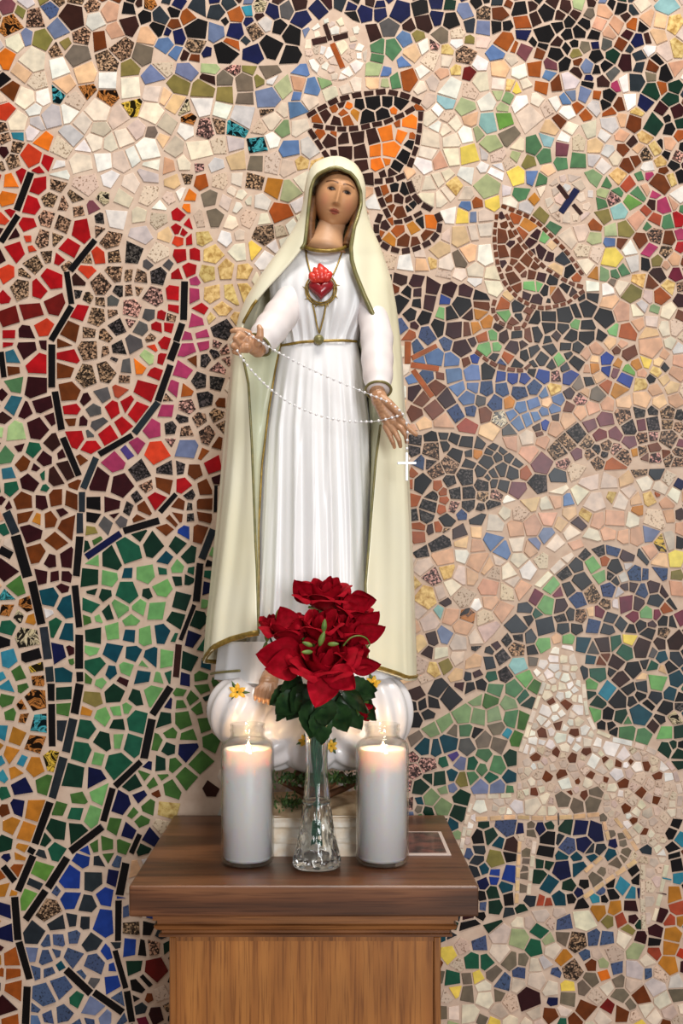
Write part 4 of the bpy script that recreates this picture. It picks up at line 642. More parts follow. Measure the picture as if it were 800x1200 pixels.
mk('top_rail', *box(-.192, .1345, -.3825, -.378, zb-.006, zb), M['frame'], ped, False)
mk('base_board', *moulding(-.215, .158, -.40, -.03, .09, [(-.0, .01), (-.006, .02), (-.006, .09)]), M['mould'], ped, False)

# ------------------------------------------------------------------ candles in glass jars
def candle(cx, cy, label):
    t = thing('jar_candle', (cx, cy, ZT), label, 'candle', 'lit jar candles')
    r = .0352; c = (cx, cy, ZT)
    outer = [(0, .0012), (r*.8, .0012), (r*.93, .003), (r, .009), (r, .150), (r*.985, .156), (r*.93, .161), (r*.80, .1645), (r*.68, .167), (r*.635, .170), (r*.63, .174), (r*.665, .176), (r*.665, .178), (r*.635, .180), (r*.65, .183), (r*.665, .1845), (r*.65, .1855)]
    wall_ = .0022
    inner = [(max(0, a-wall_), max(z, .006)) for a, z in outer[4:]][::-1]+[(r-wall_, .012), (r*.8, .0062), (0, .006)]
    mk('glass_jar', *lathe(outer+inner, 56, c), M['jar'], t)
    rw = r-wall_-.0006
    V, Fc = lathe([(0, .0065), (rw*.9, .0065), (rw, .011), (rw, .1505), (rw*.94, .1530), (rw*.84, .1520), (rw*.76, .1470), (rw*.68, .1360), (rw*.5, .1310), (0, .1300)], 56, c)
    mk('wax', V, Fc, M['wax'], t)
    mk('wick', *tube([(cx, cy, ZT+.128), (cx+.0004, cy, ZT+.138), (cx+.0012, cy, ZT+.144)], .0008, 6), M['wick'], t)
    fp = [(0, 0), (.0016, .001), (.0028, .0035), (.0031, .0065), (.0026, .011), (.0014, .0165), (0, .020)]
    mk('flame', *lathe(fp, 16, (cx+.001, cy, ZT+.1425)), M['flame'], t)
    l = bpy.data.lights.new('flame_light', 'POINT'); l.energy = .55; l.color = (1, .62, .28); l.shadow_soft_size = .004
    lo = bpy.data.objects.new('flame_light', l); col.objects.link(lo); lo.parent = t; lo.location = (.001, 0, .1485)
    return t
candle(-.1064, -.3165, 'lit white candle in tall clear glass jar, at the pedestal end without the card')
candle(.0722, -.3165, 'lit white candle in tall clear glass jar, next to the small picture card')

# ------------------------------------------------------------------ crystal bud vase
VX, VY = -.0146, -.333
vase = thing('bud_vase', (VX, VY, ZT), 'clear cut-glass bud vase with flared foot holding the red roses', 'vase')
vp = [(.0300, .0012), (.0318, .004), (.0312, .012), (.0285, .024), (.0252, .038), (.0222, .056), (.0190, .076), (.0166, .094), (.0150, .112), (.0140, .132), (.0140, .152), (.0148, .170), (.0160, .184), (.0172, .190)]
def cut(a, z):                    # cut diamonds on the foot, flutes on the neck
    if z < .085: return 1+.11*(max(abs(math.sin(5*a+z*110)), abs(math.sin(5*a-z*110)))-.9)*min(1, z/.01)
    return 1+.03*abs(math.cos(5*a))
def fine(p, n):
    out = []
    for (a, z), (b, y) in zip(p, p[1:]): out += [(a+(b-a)*k/n, z+(y-z)*k/n) for k in range(n)]
    return out+[p[-1]]
fo_ = fine(vp, 4)
V, Fc = lathe([(0, .0012)]+fo_, 96, (VX, VY, ZT), cut)
V2, F2 = lathe([(max(.001, r-.0036), max(z, .010)) for r, z in fo_[8:]][::-1]+[(0, .018)], 96, (VX, VY, ZT))
b = len(V); V += V2; Fc += [tuple(b+i for i in f) for f in F2]
Fc += [(b-96+k, b-96+(k+1) % 96, b+(k+1) % 96, b+k) for k in range(96)]
mk('glass_body', V, Fc, M['crystal'], vase)
mk('neck_band', *lathe([(.0172, .0835), (.0186, .085), (.0186, .0875), (.0172, .089)], 64, (VX, VY, ZT)), M['crystal'], vase)

# ------------------------------------------------------------------ small picture card
card = thing('picture_card', (.135, -.207, ZT), 'small dark picture print with pale border lying flat beside the candle', 'card')
mk('card_stock', *box(.100, .168, -.277, -.140, ZT+.0004, ZT+.0016), mat('cream_card', lin((226,206,196)), .35), card, False)
pm = noisy('dark_print', lin((44,36,36)), lin((128,76,64)), 38, .15, detail=3)
mk('print', *box(.105, .163, -.268, -.146, ZT+.0016, ZT+.0019), pm, card, False)
# ------------------------------------------------------------------ the statue
SY = -.190                        # depth of the statue's axis
statue = thing('madonna_statue', (-.018, SY, ZT), 'painted statue of a robed woman in ivory cloak standing on a white cloud', 'statue')
DRESS = {'cx': [(284,382),(300,380),(400,374),(500,371),(600,369),(700,366),(800,364)],
         'a': [(284,20),(290,30),(300,52),(330,64),(360,60),(385,50),(400,45),(415,48),(440,54),(500,63),(600,68),(700,72),(800,80)],
         'b': [(284,.016),(292,.024),(310,.040),(335,.052),(365,.050),(400,.041),(430,.047),(500,.054),(600,.060),(700,.066),(800,.074)]}
CL = [(184,392),(186,380),(189,372),(195,366),(205,361),(220,358),(238,356),(255,352),(270,344),(290,330),(310,315),(330,301),(350,289),(370,281),(390,276),(430,271),(470,267),(520,263),(580,258),(640,252),(700,247),(750,242),(800,239)]
CR = [(184,394),(186,406),(189,412),(195,418),(205,424),(220,427.5),(238,427),(255,430),(270,436),(290,445),(310,452),(330,458),(360,463),(400,468),(430,471),(480,474),(520,477),(560,479),(620,482),(700,485),(800,488)]
CB = [(184,.004),(187,.018),(192,.030),(200,.040),(215,.047),(240,.050),(270,.052),(300,.056),(340,.064),(400,.072),(500,.078),(600,.084),(800,.096)]
EL = [(184,395),(197.6,395),(199.6,383),(203,374),(210,368),(222,364),(245,361.5),(270,359),(286,357),(296,350),(310,338),(335,315),(358,296),(378,285),(400,283),(420,285),(450,291),(520,295),(600,298),(680,301),(800,303)]
ER = [(184,391),(197.6,391),(199.6,404),(203,411),(212,418),(225,422.5),(240,423),(255,419),(266,415),(290,411),(305,412),(320,416),(345,426),(378,441),(395,452),(430,453),(470,450),(495,446),(540,440),(600,435),(690,428),(800,431)]
def dress_y(u, v, pad=0):
    cx, a, b = sm(DRESS['cx'], v), sm(DRESS['a'], v), sm(DRESS['b'], v)
    k = max(0, 1-((u-cx)/a)**2); return SY-b*math.sqrt(k)-pad
def ridge(x): return 1-2*abs(math.sin(x))**.7           # sharp valleys, soft crests
# dress
rows = [284+2*i for i in range(8)]+[300+(i*4) for i in range(126)]; NA = 240; V = []
for v in rows:
    cx, a, b = sm(DRESS['cx'], v), sm(DRESS['a'], v), sm(DRESS['b'], v)
    for k in range(NA):
        th = 2*PI*k/NA; x = math.cos(th); fr = max(0, math.sin(th))
        if v > 402:                                     # skirt: long pleats that fan out from the belt
            t = min(1, (v-402)/70); w = .0022*t*(1+.5*min(1, (v-402)/300))
            d = w*(ridge(9.5*th+.5*math.sin(v/90)+.3)+.7*ridge(6.2*th+1.1+.35*math.sin(v/60+1))+.35*math.sin(31*th+v/50))
            d += .004*t*math.exp(-((x+.12-(v-402)/1500)/.16)**2)*min(1, (v-402)/160)
        else:                                           # bodice: gathers that run down to the belt
            t = max(0, min(1, (v-300)/60)); pinch = math.exp(-((v-402)/26)**2)
            d = .0030*t*ridge(7*th+2.6*x*(402-v)/100)+.0011*t*math.sin(26*th+v/30)+.0034*pinch*ridge(11*th)
            d += .004*t*math.exp(-((v-352)/30)**2)*(math.exp(-((x-.42)/.28)**2)+math.exp(-((x+.42)/.28)**2))*fr
        s = 1+d/b; y = SY-b*s*math.sin(th)
        V.append(P(cx+a*(1+d*2.5)*x, v, y))
Fd = [tuple(reversed(f)) for f in grid_faces(len(rows), NA, True)]
Fd.append(tuple((len(rows)-1)*NA+k for k in range(NA))); Fd.append(tuple(range(NA))[::-1])
dress = mk('dress', V, Fd, M['dress'], statue)
# belt and collar
bp = [P(cx, v, dress_y(cx, v, .002)) for cx, v in ((329,405),(340,403),(352,401),(365,400),(378,399.5),(392,399),(405,399),(418,400))]
mk('belt', *tube(spline(bp, 5), .0020, 8, flat=.5), M['gold'], dress)
# cloak, from the left front edge round the back to the right front edge
def vbot(th):                     # height of the hem round the cloak
    deg = math.degrees(th)
    return interp([(90,742),(120,744),(140,752),(165,768),(180,777),(270,782),(360,797),(385,798),(410,786),(440,778),(460,776)], deg)
def cloak_pt(v, s, grow=0.0):
    L, Rr, b = sm(CL, v, 3), sm(CR, v, 3), sm(CB, v, 3); cx, a = (L+Rr)/2, (Rr-L)/2
    el, er = sm(EL, v, 2), sm(ER, v, 2)
    tl = math.acos(max(-.97, min(.9, (el-cx)/a))); tr = math.acos(max(-.9, min(.97, (er-cx)/a)))
    th = tl+(2*PI+tr-tl)*s
    if v > 640: v = 640+(v-640)*(vbot(th)-640)/160
    f = min(1, max(0, (v-300)/260)); d = 0
    if v > 260:
        d = .0042*f*(ridge(5.5*th+.25*math.sin(v/70)+.9)+.6*math.sin(13*th+v/160)+.3*math.sin(24*th-v/120))
        d += .0034*min(1, (v-260)/60)*math.sin(9*th+(v-260)/26*(1 if th < PI*1.2 else -1))*(1-f)
    x = math.cos(th); edge = min(1, min(s, 1-s)*40); d *= .15+.85*edge
    a2 = a*(1+min(d, .002)*2); b2 = b+d+grow
    return P(cx+a2*x*(1+grow/.12), v, SY+interp([(184,-.006),(200,-.010),(240,-.009),(300,0)], v)-b2*math.sin(th))
rows = [184, 184.6, 186, 188, 190.5, 193, 196, 198, 200, 203]+[206+3*i for i in range(32)]+[302+4*i for i in range(125)]; NS = 200; V = []
rows[-1] = 800
for v in rows:
    for k in range(NS): V.append(cloak_pt(v, k/(NS-1)))
cl_f = grid_faces(len(rows), NS)
cloak = mk('cloak', V, cl_f, M['cloak'], statue)
cloak = bake(cloak, [('SOLIDIFY', {'thickness': .0028, 'offset': 0})])
# gold edging of the cloak
def strip(rows_, s, r=.0026, n=1): return [cloak_pt(v, s)+Vector((0, -.0008, 0)) for v in rows_]
hood = [cloak_pt(v, 0) for v in range(292, 199, -3)]+[P(386, 198, cloak_pt(199, 0).y-.001), P(393, 196.5, cloak_pt(198, 0).y-.0015), P(400, 198, cloak_pt(199, 1).y-.001)]+[cloak_pt(v, 1) for v in range(200, 396, 3)]
mk('hood_trim', *tube([p+Vector((0, -.001, 0)) for p in hood], [.0025+.0012*max(0, min(1, (i-55)/30)) for i in range(len(hood))], 8), M['olive'], cloak)
mk('edge_trim', *tube(strip(range(420, 800, 6), 0), .0018, 8), M['olive'], cloak)
mk('edge_trim', *tube(strip(range(498, 800, 6), 1), .0018, 8), M['olive'], cloak)
mk('edge_trim', *tube(strip(range(352, 382, 3), 0), .0022, 8), M['gold'], cloak)
hl = [cloak_pt(796, k/60)+Vector((0, -.0012, 0)) for k in range(61)]
mk('hem_trim', *tube(hl, .0040, 10, flat=.6), M['gold'], cloak)
# turned-back lining beside the dress, left and right
def lining(e1, side, v0, v1, trim):
    V, ed = [], []; rs = list(range(v0, v1, 6)); n = 9
    for v in rs:
        p0 = cloak_pt(v, 0 if side < 0 else 1); u1 = interp(e1, v); p1 = P(u1, v, dress_y(u1, v, .006))
        for k in range(n):
            t = k/(n-1); p = p0.lerp(p1, t); p.y += .010*math.sin(PI*t)+.0035*math.sin(t*9+v/45); V.append(p)
        ed.append(p1+Vector((0, -.001, 0)))
    o = mk('cloak_lining', V, grid_faces(len(rs), n) if side < 0 else [f[::-1] for f in grid_faces(len(rs), n)], M['lining'], statue)
    if trim: mk('lining_trim', *tube(ed, .0015, 6), M['gold'], o)
lining([(395,330),(430,323),(480,315),(545,307),(620,303),(760,303)], -1, 396, 744, True)
lining([(400,420),(440,430),(500,434),(560,434),(620,432),(760,432)], 1, 400, 770, False)
# inner hem of the white robe and the second hem of the cloak
V = []
rs = list(range(752, 812, 4)); n = 60
for v in rs:
    for k in range(n):
        th = PI*.05+PI*.9*k/(n-1)*1.0; a = 108+(v-752)*.12; b = .074+(v-752)*.0001
        d = .005*ridge(8*th+1)
        V.append(P(363+a*math.cos(th)*(1+d), min(v, 808-12*abs(math.cos(th))), SY-(b+d)*math.sin(th)))
mk('under_robe', V, [f[::-1] for f in grid_faces(len(rs), n)], M['dress'], statue)
mk('under_robe_trim', *tube([P(363+116*math.cos(PI*(.99-.24*k/20)), 790-4*k/20, SY-.080*math.sin(PI*(.99-.24*k/20))-.002) for k in range(21)], .0018, 6), M['olive'], statue)

# head: a sculpted and painted ball, chin at -1, eyes at 0
HC = P(395.5, 231, SY-.012)
hw, hh, hd = .0330, .0500, .039
HM = Matrix.Translation(HC) @ Matrix.Rotation(math.radians(13), 4, 'Y') @ Matrix.Rotation(math.radians(4), 4, 'Z') @ Matrix.Rotation(math.radians(3), 4, 'X')
g = lambda x, s: math.exp(-(x/s)**2)
NAZ, NEL = 200, 150; V, C = [], []
skin = lin((198,146,104))
def mixt(a, b, t): return tuple(x+(y-x)*max(0, min(1, t)) for x, y in zip(a, b))
for i in range(NEL+1):
    ph = PI*i/NEL; Z = math.cos(ph)
    for k in range(NAZ):
        az = 2*PI*k/NAZ; X = math.sin(ph)*math.cos(az); Y = -math.sin(ph)*math.sin(az)
        w = (1-.30*max(0, -Z)**2.0)*(1-.10*max(0, Z)); fx, fz = X*w, (Z if Z < 0 else Z*.68)
        front = max(0, min(1, -Y*2.2)); d = 0
        nz = max(0, min(1, (.20-Z)/.56)); below = 1 if Z > -.38 else max(0, 1-(-.38-Z)/.06)
        if Z < .24: d += (.0014+.0088*nz**1.3)*g(X, .070+.045*nz)*below                      # nose
        d += .0010*g(abs(X)-.12, .05)*g(Z+.36, .06)                                       # nostrils
        d += -.0042*g(abs(X)-.34, .19)*g(Z-.02, .11)+.0030*g(abs(X)-.34, .12)*g(Z+.005, .075)  # sockets and lids
        d += .0012*g(abs(X)-.33, .25)*g(Z-.28, .09)                                        # brow
        d += .0026*g(X, .20)*g(Z+.535, .035)+.0028*g(X, .17)*g(Z+.615, .04)-.0016*g(X, .25)*g(Z+.575, .014)
        d += -.0012*g(X, .2)*g(Z+.76, .06)+.0032*g(X, .24)*g(Z+.90, .12)+.0010*g(abs(X)-.5, .22)*g(Z+.35, .2)
        flat = .90+.10*abs(X)                                                             # flatter face plane
        V.append(HM @ Vector((hw*fx, hd*Y*(flat if Y < 0 else 1)-d*front, hh*fz)))
        c = mixt(skin, lin((216,140,108)), .55*g(abs(X)-.55, .2)*g(Z+.32, .2)*front)
        if Y < 0:
            ax = abs(X)
            arch = .27+.06*(1-((ax-.36)/.30)**2)
            if .10 < ax < .64: c = mixt(c, lin((74,44,28)), .97*g(Z-arch, .042))
            ex = (ax-.345)/.19; lid = .085*(1-ex*ex); low = -.045*(1-ex*ex)
            if abs(ex) < 1:
                if low < Z < lid:
                    c = lin((178,150,128))
                    ir = math.hypot((X-(.35 if X > 0 else -.33)), (Z-.012)*1.0)
                    if ir < .125: c = lin((44,28,20))
                    if ir < .07: c = lin((14,12,12))
                c = mixt(c, lin((46,30,24)), .98*g(Z-lid, .034)); c = mixt(c, lin((120,78,58)), .6*g(Z-low, .012))
            top = -.525+.035*(1-abs(abs(X)-.06)/.16); lo_ = -.645+.06*(X/.24)**2
            if ax < .24 and lo_ < Z < top: c = mixt(c, lin((158,76,62)), .9*(1-(ax/.24)**4))
            if ax < .25: c = mixt(c, lin((90,40,34)), .85*g(Z+.575, .014))
        C.append(c)
pm_ = attr_mat('painted_face', .34, 'plain'); nd, L, bb = nodes(pm_)
L.new([n for n in nd if n.type == 'ATTRIBUTE'][0].outputs['Color'], bb.inputs['Base Color'])
head = mk('head', V, [f[::-1] for f in grid_faces(NEL+1, NAZ, True)], pm_, statue, cols=C)
# hair framing the face
V, Fh = [], []; n, m = 70, 110; keep = []
for i in range(n+1):
    ph = PI*i/n; Z = math.cos(ph)
    for k in range(m):
        az = 2*PI*k/m; X = math.sin(ph)*math.cos(az); Y = -math.sin(ph)*math.sin(az)
        w = (1-.26*max(0, -Z)**2.2)*(1-.10*max(0, Z)); rip = 1.06+.014*math.sin(22*ph+5*X)
        keep.append(Y < -.12 and (X/.93)**2+((Z+.28)/.98)**2 < 1 or Z < -.93)
        V.append(HM @ Vector((hw*X*w*rip, hd*Y*(.92 if Y < 0 else 1)*rip, hh*(Z if Z < 0 else Z*.70)*rip)))
mk('hair', V, [f[::-1] for f in grid_faces(n+1, m, True) if not any(keep[q] for q in f)], M['hair'], head)
for pts in ([(367,232),(364,252),(363,272),(364,288)], [(419,236),(417,256),(411,274),(406,288)]):
    hp = [P(u, v, SY-.014-.0002*(v-236)) for u, v in pts]
    mk('hair_lock', *tube(spline(hp, 6), [.0078]*8+[.0072]*8+[.006]*3, 12), M['hair'], head)
# neck
npts = [P(391, 252, SY-.006), P(389, 262, SY-.008), P(386, 272, SY-.010), P(384, 281, SY-.012), P(382, 288, SY-.014), P(381, 296, SY-.014)]
mk('neck', *tube(npts, [.0195, .0192, .020, .0225, .026, .031], 32), M['skin'], statue)
cpts = []
for k in range(33):
    a = math.radians(-20+220*k/32); cpts.append(P(381+24.5*math.cos(a), 287.5+6.5*math.sin(a), SY-.018-.028*max(0, math.sin(a))))
mk('collar', *tube(cpts, .0028, 8), M['gold'], dress)

# necklace with the heart
CY = lambda u, v, p=.003: dress_y(u, v, p)
for pts in ([(358,287),(359,300),(362,313),(365,324)], [(403,289),(399,300),(395,311),(390,322)], [(366,356),(369,368),(371,380),(374,391)], [(382,356),(380,368),(377,380),(374,391)]):
    mk('cord', *tube(spline([P(u, v, CY(u, v)) for u, v in pts], 5), .0012, 6), M['gold'], statue)
hy = CY(376, 338, .007)
def heart(t): return 16*math.sin(t)**3, 13*math.cos(t)-5*math.cos(2*t)-2*math.cos(3*t)-math.cos(4*t)
V, Fc = [], []; n = 64
for lay, (sc, dy) in enumerate(((.30, -.0085), (.62, -.0072), (.86, -.0045), (1, 0), (.9, .004))):
    for k in range(n):
        x, z = heart(2*PI*k/n); V.append(P(376+x*sc*.92, 338-z*sc*.92, hy+dy*1.15))
Fc = grid_faces(5, n, True); Fc.append(tuple(range(n))[::-1]); Fc.append(tuple(4*n+k for k in range(n)))
pend = mk('heart_pendant', V, Fc, M['heart'], statue)
vf = ([], [])
for x, h, w in ((-11,12,5), (-6.5,18,5.5), (-1,23,6.5), (5,18,5.5), (10,13,5), (-3.5,14,6), (2.5,13,6)):
    b0 = P(376+x*.6, 329, hy-.001); 
    pts = [P(376+x*(.55+.45*t)+1.4*math.sin(t*5+x), 330-h*t*.9, hy-.003-.003*math.sin(PI*t)) for t in (0, .2, .4, .6, .8, 1)]
    tube(pts, [w*.7/819, w/819*1.0, w/819*1.05, w/819*.95, w/819*.72, w/819*.25], 8, vf)
mk('flame', *vf, M['flamered'], pend)
vf = ([], [])
for off, rr in ((0, 18), (1.2, 15.5)):
    ring = [P(376+rr*math.cos(2*PI*k/48), 339+rr*1.02*math.sin(2*PI*k/48), hy+.004+.0012*math.sin(2*PI*k/48*7+off*3)) for k in range(49)]
    tube(ring, .0013, 6, vf)
for k in range(9):
    a = 2*PI*k/9+.4; d = Vector((math.cos(a+.5), 0, -math.sin(a+.5)))
    p = P(376+18*math.cos(a), 339+18*math.sin(a), hy+.003); tube([p, p+d*.006], [.0014, .0002], 6, vf)
mk('thorn_ring', *vf, M['gold'], pend)
mk('pendant_ball', *ball(P(373.5, 398, CY(373, 398, .006)), .0072, 20, 14), M['olive'], statue)

# hands and sleeves
def blob(name, chains, balls, m, parent, voxel=.0008, it=3):
    V, Fc = [], []
    for ch in chains:
        for (p, r), (q, s) in zip(ch, ch[1:]):
            n = max(2, int((Vector(q)-Vector(p)).length/(min(r, s)*.45)))
            for k in range(n+1):
                t = k/n; ball(Vector(p).lerp(Vector(q), t), r+(s-r)*t, 10, 7, (V, Fc))
    for c, r in balls: ball(c, r, 16, 12, (V, Fc))
    o = mk(name, V, Fc, m, parent)
    return bake(o, [('REMESH', {'mode': 'VOXEL', 'voxel_size': voxel}), ('SMOOTH', {'factor': .5, 'iterations': it})])
px = 1/850
LY = SY-.098                      # depth of the hands
def ch(y, *pts): return [(P(u, v, y+dy), r*px*1.05) for u, v, dy, r in pts]
blob('hand', [
  ch(LY, (302,409,.016,9.5), (296,404,.006,10), (288,399,0,8.5)),
  ch(LY, (294,398,0,6.5), (289,407,-.004,6.5), (283,408,-.004,5.5)),
  ch(LY, (291,391,-.004,4.3), (283,387.5,-.008,3.8), (276,387,-.009,3.2), (271.5,388,-.008,2.4)),       # pointing finger
  ch(LY, (287,395,-.004,4.2), (280,393,-.012,3.9), (276,397,-.016,3.6), (280,402,-.014,3.2)),           # curled middle
  ch(LY, (285,402,-.004,4.2), (277,401,-.012,3.8), (273.5,405.5,-.015,3.4), (278,409,-.012,3.0)),       # curled ring
  ch(LY, (284,408,-.002,3.9), (277,409,-.009,3.4), (274.5,412,-.011,3.0), (279,414,-.008,2.6)),         # curled little
  ch(LY, (301,402,-.002,5.0), (304.5,394,-.010,4.4), (305,386.5,-.011,3.6), (303.5,383,-.010,2.8))],    # thumb
  [], M['handskin'], statue, .00065)
RY = SY-.100
blob('hand', [
  ch(RY, (442,459,.010,9), (445,469,.002,9.5), (452,480,-.002,9), (460,492,-.004,7.5)),
  ch(RY, (446,476,0,7), (452,488,-.002,7.5), (457,498,-.003,5.5)),
  ch(RY, (463,488,-.006,4.8), (471.5,495,-.012,4.0), (479,502,-.015,3.4), (487,509,-.014,2.5)),           # pointing finger
  ch(RY, (461,494,-.005,4.4), (470,502,-.013,3.5), (475.5,510,-.011,3.0), (476.5,518,-.006,2.4)),
  ch(RY, (457,498,-.004,4.3), (463.5,508,-.009,3.4), (467.5,516,-.008,2.9), (469,523,-.003,2.3)),
  ch(RY, (452,500,-.002,4.0), (456.5,510,-.005,3.1), (460,518,-.004,2.7), (462,524,0,2.1)),
  ch(RY, (447,466,-.004,5.2), (456,473,-.012,4.7), (463,480,-.015,4.2), (469.5,486.5,-.014,3.0))],      # thumb
  [], M['handskin'], statue, .00065)
# sleeves: tapered tubes with ring folds, open at the cuff
def sleeve(pts, rad, m):
    c = spline(pts, 12); n = len(c); rr = []
    for i in range(n):
        t = i/(n-1)*(len(rad)-1); k = min(int(t), len(rad)-2); r = rad[k]+(rad[k+1]-rad[k])*(t-k)
        rr.append((r+.55*math.sin(i*.9)+.35*math.sin(i*.47+1))*px)
    o = mk('sleeve', *tube(c, rr, 28), m, statue)
    t = (c[-1]-c[-3]).normalized(); x = t.cross(Vector((0, 0, 1))).normalized(); z = t.cross(x); q = rr[-1]*1.02
    mk('cuff', *tube([c[-1]+(x*math.cos(2*PI*k/40)+z*math.sin(2*PI*k/40))*q for k in range(41)], .0018, 8), M['olive'], o)
    return o
s1 = sleeve([P(354,330,SY-.008), P(334,362,SY-.034), P(317,386,SY-.066), P(303,404,LY+.014)], [16,20,20,15], M['sleeve'])
s2 = sleeve([P(428,345,SY-.016), P(440,385,SY-.036), P(442,424,SY-.064), P(443,457,RY+.010)], [15,19,19,14.5], M['sleeve'])
# foot under the robe
FY = SY-.090
blob('foot', [ch(FY, (318,792,.03,11), (314,800,.008,10.5), (309,808,-.002,7))]+
     [ch(FY, (307+dx*.55,804,-.003,4.2), (298.5+dx,812-dy,-.012,r), (297+dx,819-dy,-.016,r), (297+dx,824-dy,-.013,r*.75)) for dx, r, dy in ((2,2.4,4.5),(7,2.5,2.5),(12,2.6,1),(17.3,2.7,0),(24,3.7,1))], [], M['handskin'], statue, .0007)

# cloud of swirling lobes
def lobe(V, Fc, u, v, y, ru, rv, rd, ribs, tilt):
    b = len(V); c = P(u, v, y); s = 1/830; n, m = 90, 60
    rot = Matrix.Rotation(tilt, 3, 'Y')
    for i in range(m+1):
        f = PI*i/m
        for k in range(n):
            a = 2*PI*k/n; d = 1+.055*math.sin(f)*math.cos(ribs*a+f*1.3)
            p = rot @ Vector((math.sin(f)*math.cos(a)*d, 0, math.cos(f)))
            V.append(c+Vector((p.x*ru*s, math.sin(f)*math.sin(a)*d*rd, p.z*rv*s)))
    Fc += grid_faces(m+1, n, True, b)
V, Fc = [], []
for L_ in ((287,834,SY-.030,43,45,.052,11,.35), (318,868,SY-.034,40,34,.048,10,.9), (365,868,SY-.042,42,37,.046,11,.2), (408,868,SY-.034,42,34,.048,10,-.8),
           (444,836,SY-.028,39,48,.052,11,-.3), (365,828,SY-.008,92,42,.070,16,0), (340,846,SY-.05,36,32,.036,9,.5), (395,842,SY-.05,38,34,.036,9,-.5)):
    lobe(V, Fc, *L_)
cloud = mk('cloud', V, Fc, M['cloud'], statue)
bake(cloud, [('REMESH', {'mode': 'VOXEL', 'voxel_size': .0014}), ('SMOOTH', {'factor': .5, 'iterations': 6})])
# small gilt lilies on the cloud
def cloud_y(u, v):
    best = SY
    bpy.context.view_layer.update(); o = Vector((0, CAMY, ZC)); d = (P(u, v, -.2)-o).normalized(); off = origin(cloud)
    hit, loc, nor, idx = cloud.ray_cast(o-off, d); return (loc+off).y if hit else SY-.08
for u, v, r in ((278,811,11), (437,801,10), (357,868,8), (388,874,8)):
    y = cloud_y(u, v); c = P(u, v, y-.003); V, Fc = [], []
    for k in range(6):
        a = 2*PI*k/6+u; d = Vector((math.cos(a), 0, math.sin(a))); s = Vector((-d.z, 0, d.x)); b = len(V); R_ = r*px
        for t, w, h in ((.1, .05, 0), (.4, .26, -.002), (.7, .24, -.0025), (1.0, .03, -.001)):
            for q in (-1, 0, 1): V.append(c+d*R_*t+s*R_*w*q+Vector((0, h-(.0015 if q == 0 else 0), 0)))
        Fc += grid_faces(4, 3, False, b)
    fl_ = mk('lily', V, Fc, M['yellow'], cloud)
    vf = ([], [])
    for k in range(3):
        a = .5+2.1*k+u; d = Vector((math.cos(a), 0, math.sin(a)))
        tube([c+Vector((0, .0015, 0)), c+d*r*px*.7+Vector((0, .0005, 0)), c+d*r*px*1.35], [.0012, .0026, .0003], 6, vf, .5)
    mk('lily_leaf', *vf, M['foliage'], statue)
# oak stump, sprays of leaves and rock under the cloud, then the moulded plinth
vf = ([], [])
PZ = ZT+.053
for pts, r in (([(-.02,-.205,PZ), (-.022,-.212,PZ+.02), (-.03,-.225,PZ+.036), (-.045,-.235,PZ+.052)], .011), ([(-.016,-.205,PZ), (-.010,-.215,PZ+.022), (.004,-.228,PZ+.038), (.022,-.236,PZ+.05)], .010),
               ([(-.024,-.20,PZ+.012), (-.048,-.215,PZ+.028), (-.07,-.222,PZ+.04)], .006), ([(-.008,-.20,PZ+.012), (.022,-.212,PZ+.026), (.048,-.218,PZ+.04)], .006), ([(-.02,-.19,PZ), (-.02,-.19,PZ+.05)], .022)):
    c = spline(pts, 6); tube(c, [r*(1-.45*i/len(c)) for i in range(len(c))], 10, vf)
mk('tree_stump', *vf, M['bark'], statue)
V, Fc = [], []
def leaf_tuft(cx, cy, cz, sx, sy, sz, n, s):
    for _ in range(n):
        c = Vector((cx+R.gauss(0, sx), cy+R.gauss(0, sy), cz+R.gauss(0, sz))); e = Euler((R.uniform(0, 6), R.uniform(0, 6), R.uniform(0, 6))).to_matrix(); b = len(V)
        for x, y, z in ((-1,0,0),(-.2,.5,.12),(1,0,0),(-.2,-.5,.12)): V.append(c+e @ Vector((x*s, y*s, z*s)))
        Fc.append((b, b+1, b+2, b+3))
leaf_tuft(-.018, -.238, PZ+.046, .036, .008, .004, 420, .0042); leaf_tuft(-.055, -.245, PZ+.012, .010, .008, .006, 170, .0035); leaf_tuft(.03, -.238, PZ+.046, .016, .008, .004, 150, .004)
tag(mk('leaf_spray', V, Fc, M['foliage'], statue, False), kind='stuff')
V, Fc = [], []; n, m = 40, 26
for i in range(n):
    for k in range(m):
        x, y = -1+2*i/(n-1), -1+2*k/(m-1); e = max(0, 1-max(abs(x), abs(y))**4)
        V.append(Vector((-.018+.104*x, -.188+.088*y, PZ-.002+e*(.008+.004*math.sin(7*x+3*y)+.003*math.sin(13*y-5*x)+R.uniform(0, .002)))))
mk('rock_base', V, [f[::-1] for f in grid_faces(n, m)], M['rock'], statue)
pl = [(0, 0), (0, .004), (-.004, .008), (-.004, .014), (.001, .018), (.001, .030), (-.003, .034), (-.008, .036), (-.008, .053)]
V = []
for ins, dz in pl:
    x0, x1, y0, y1 = -.118+ins, .082-ins, -.272+ins, -.104-ins
    V += [Vector(p) for p in ((x0,y0,PZ-dz),(x1,y0,PZ-dz),(x1,y1,PZ-dz),(x0,y1,PZ-dz))]
n = (len(pl)-1)*4
mk('plinth', V, [tuple(reversed(f)) for f in grid_faces(len(pl), 4, True)]+[(0,1,2,3), (n+3,n+2,n+1,n)], M['plinth'], statue, False)

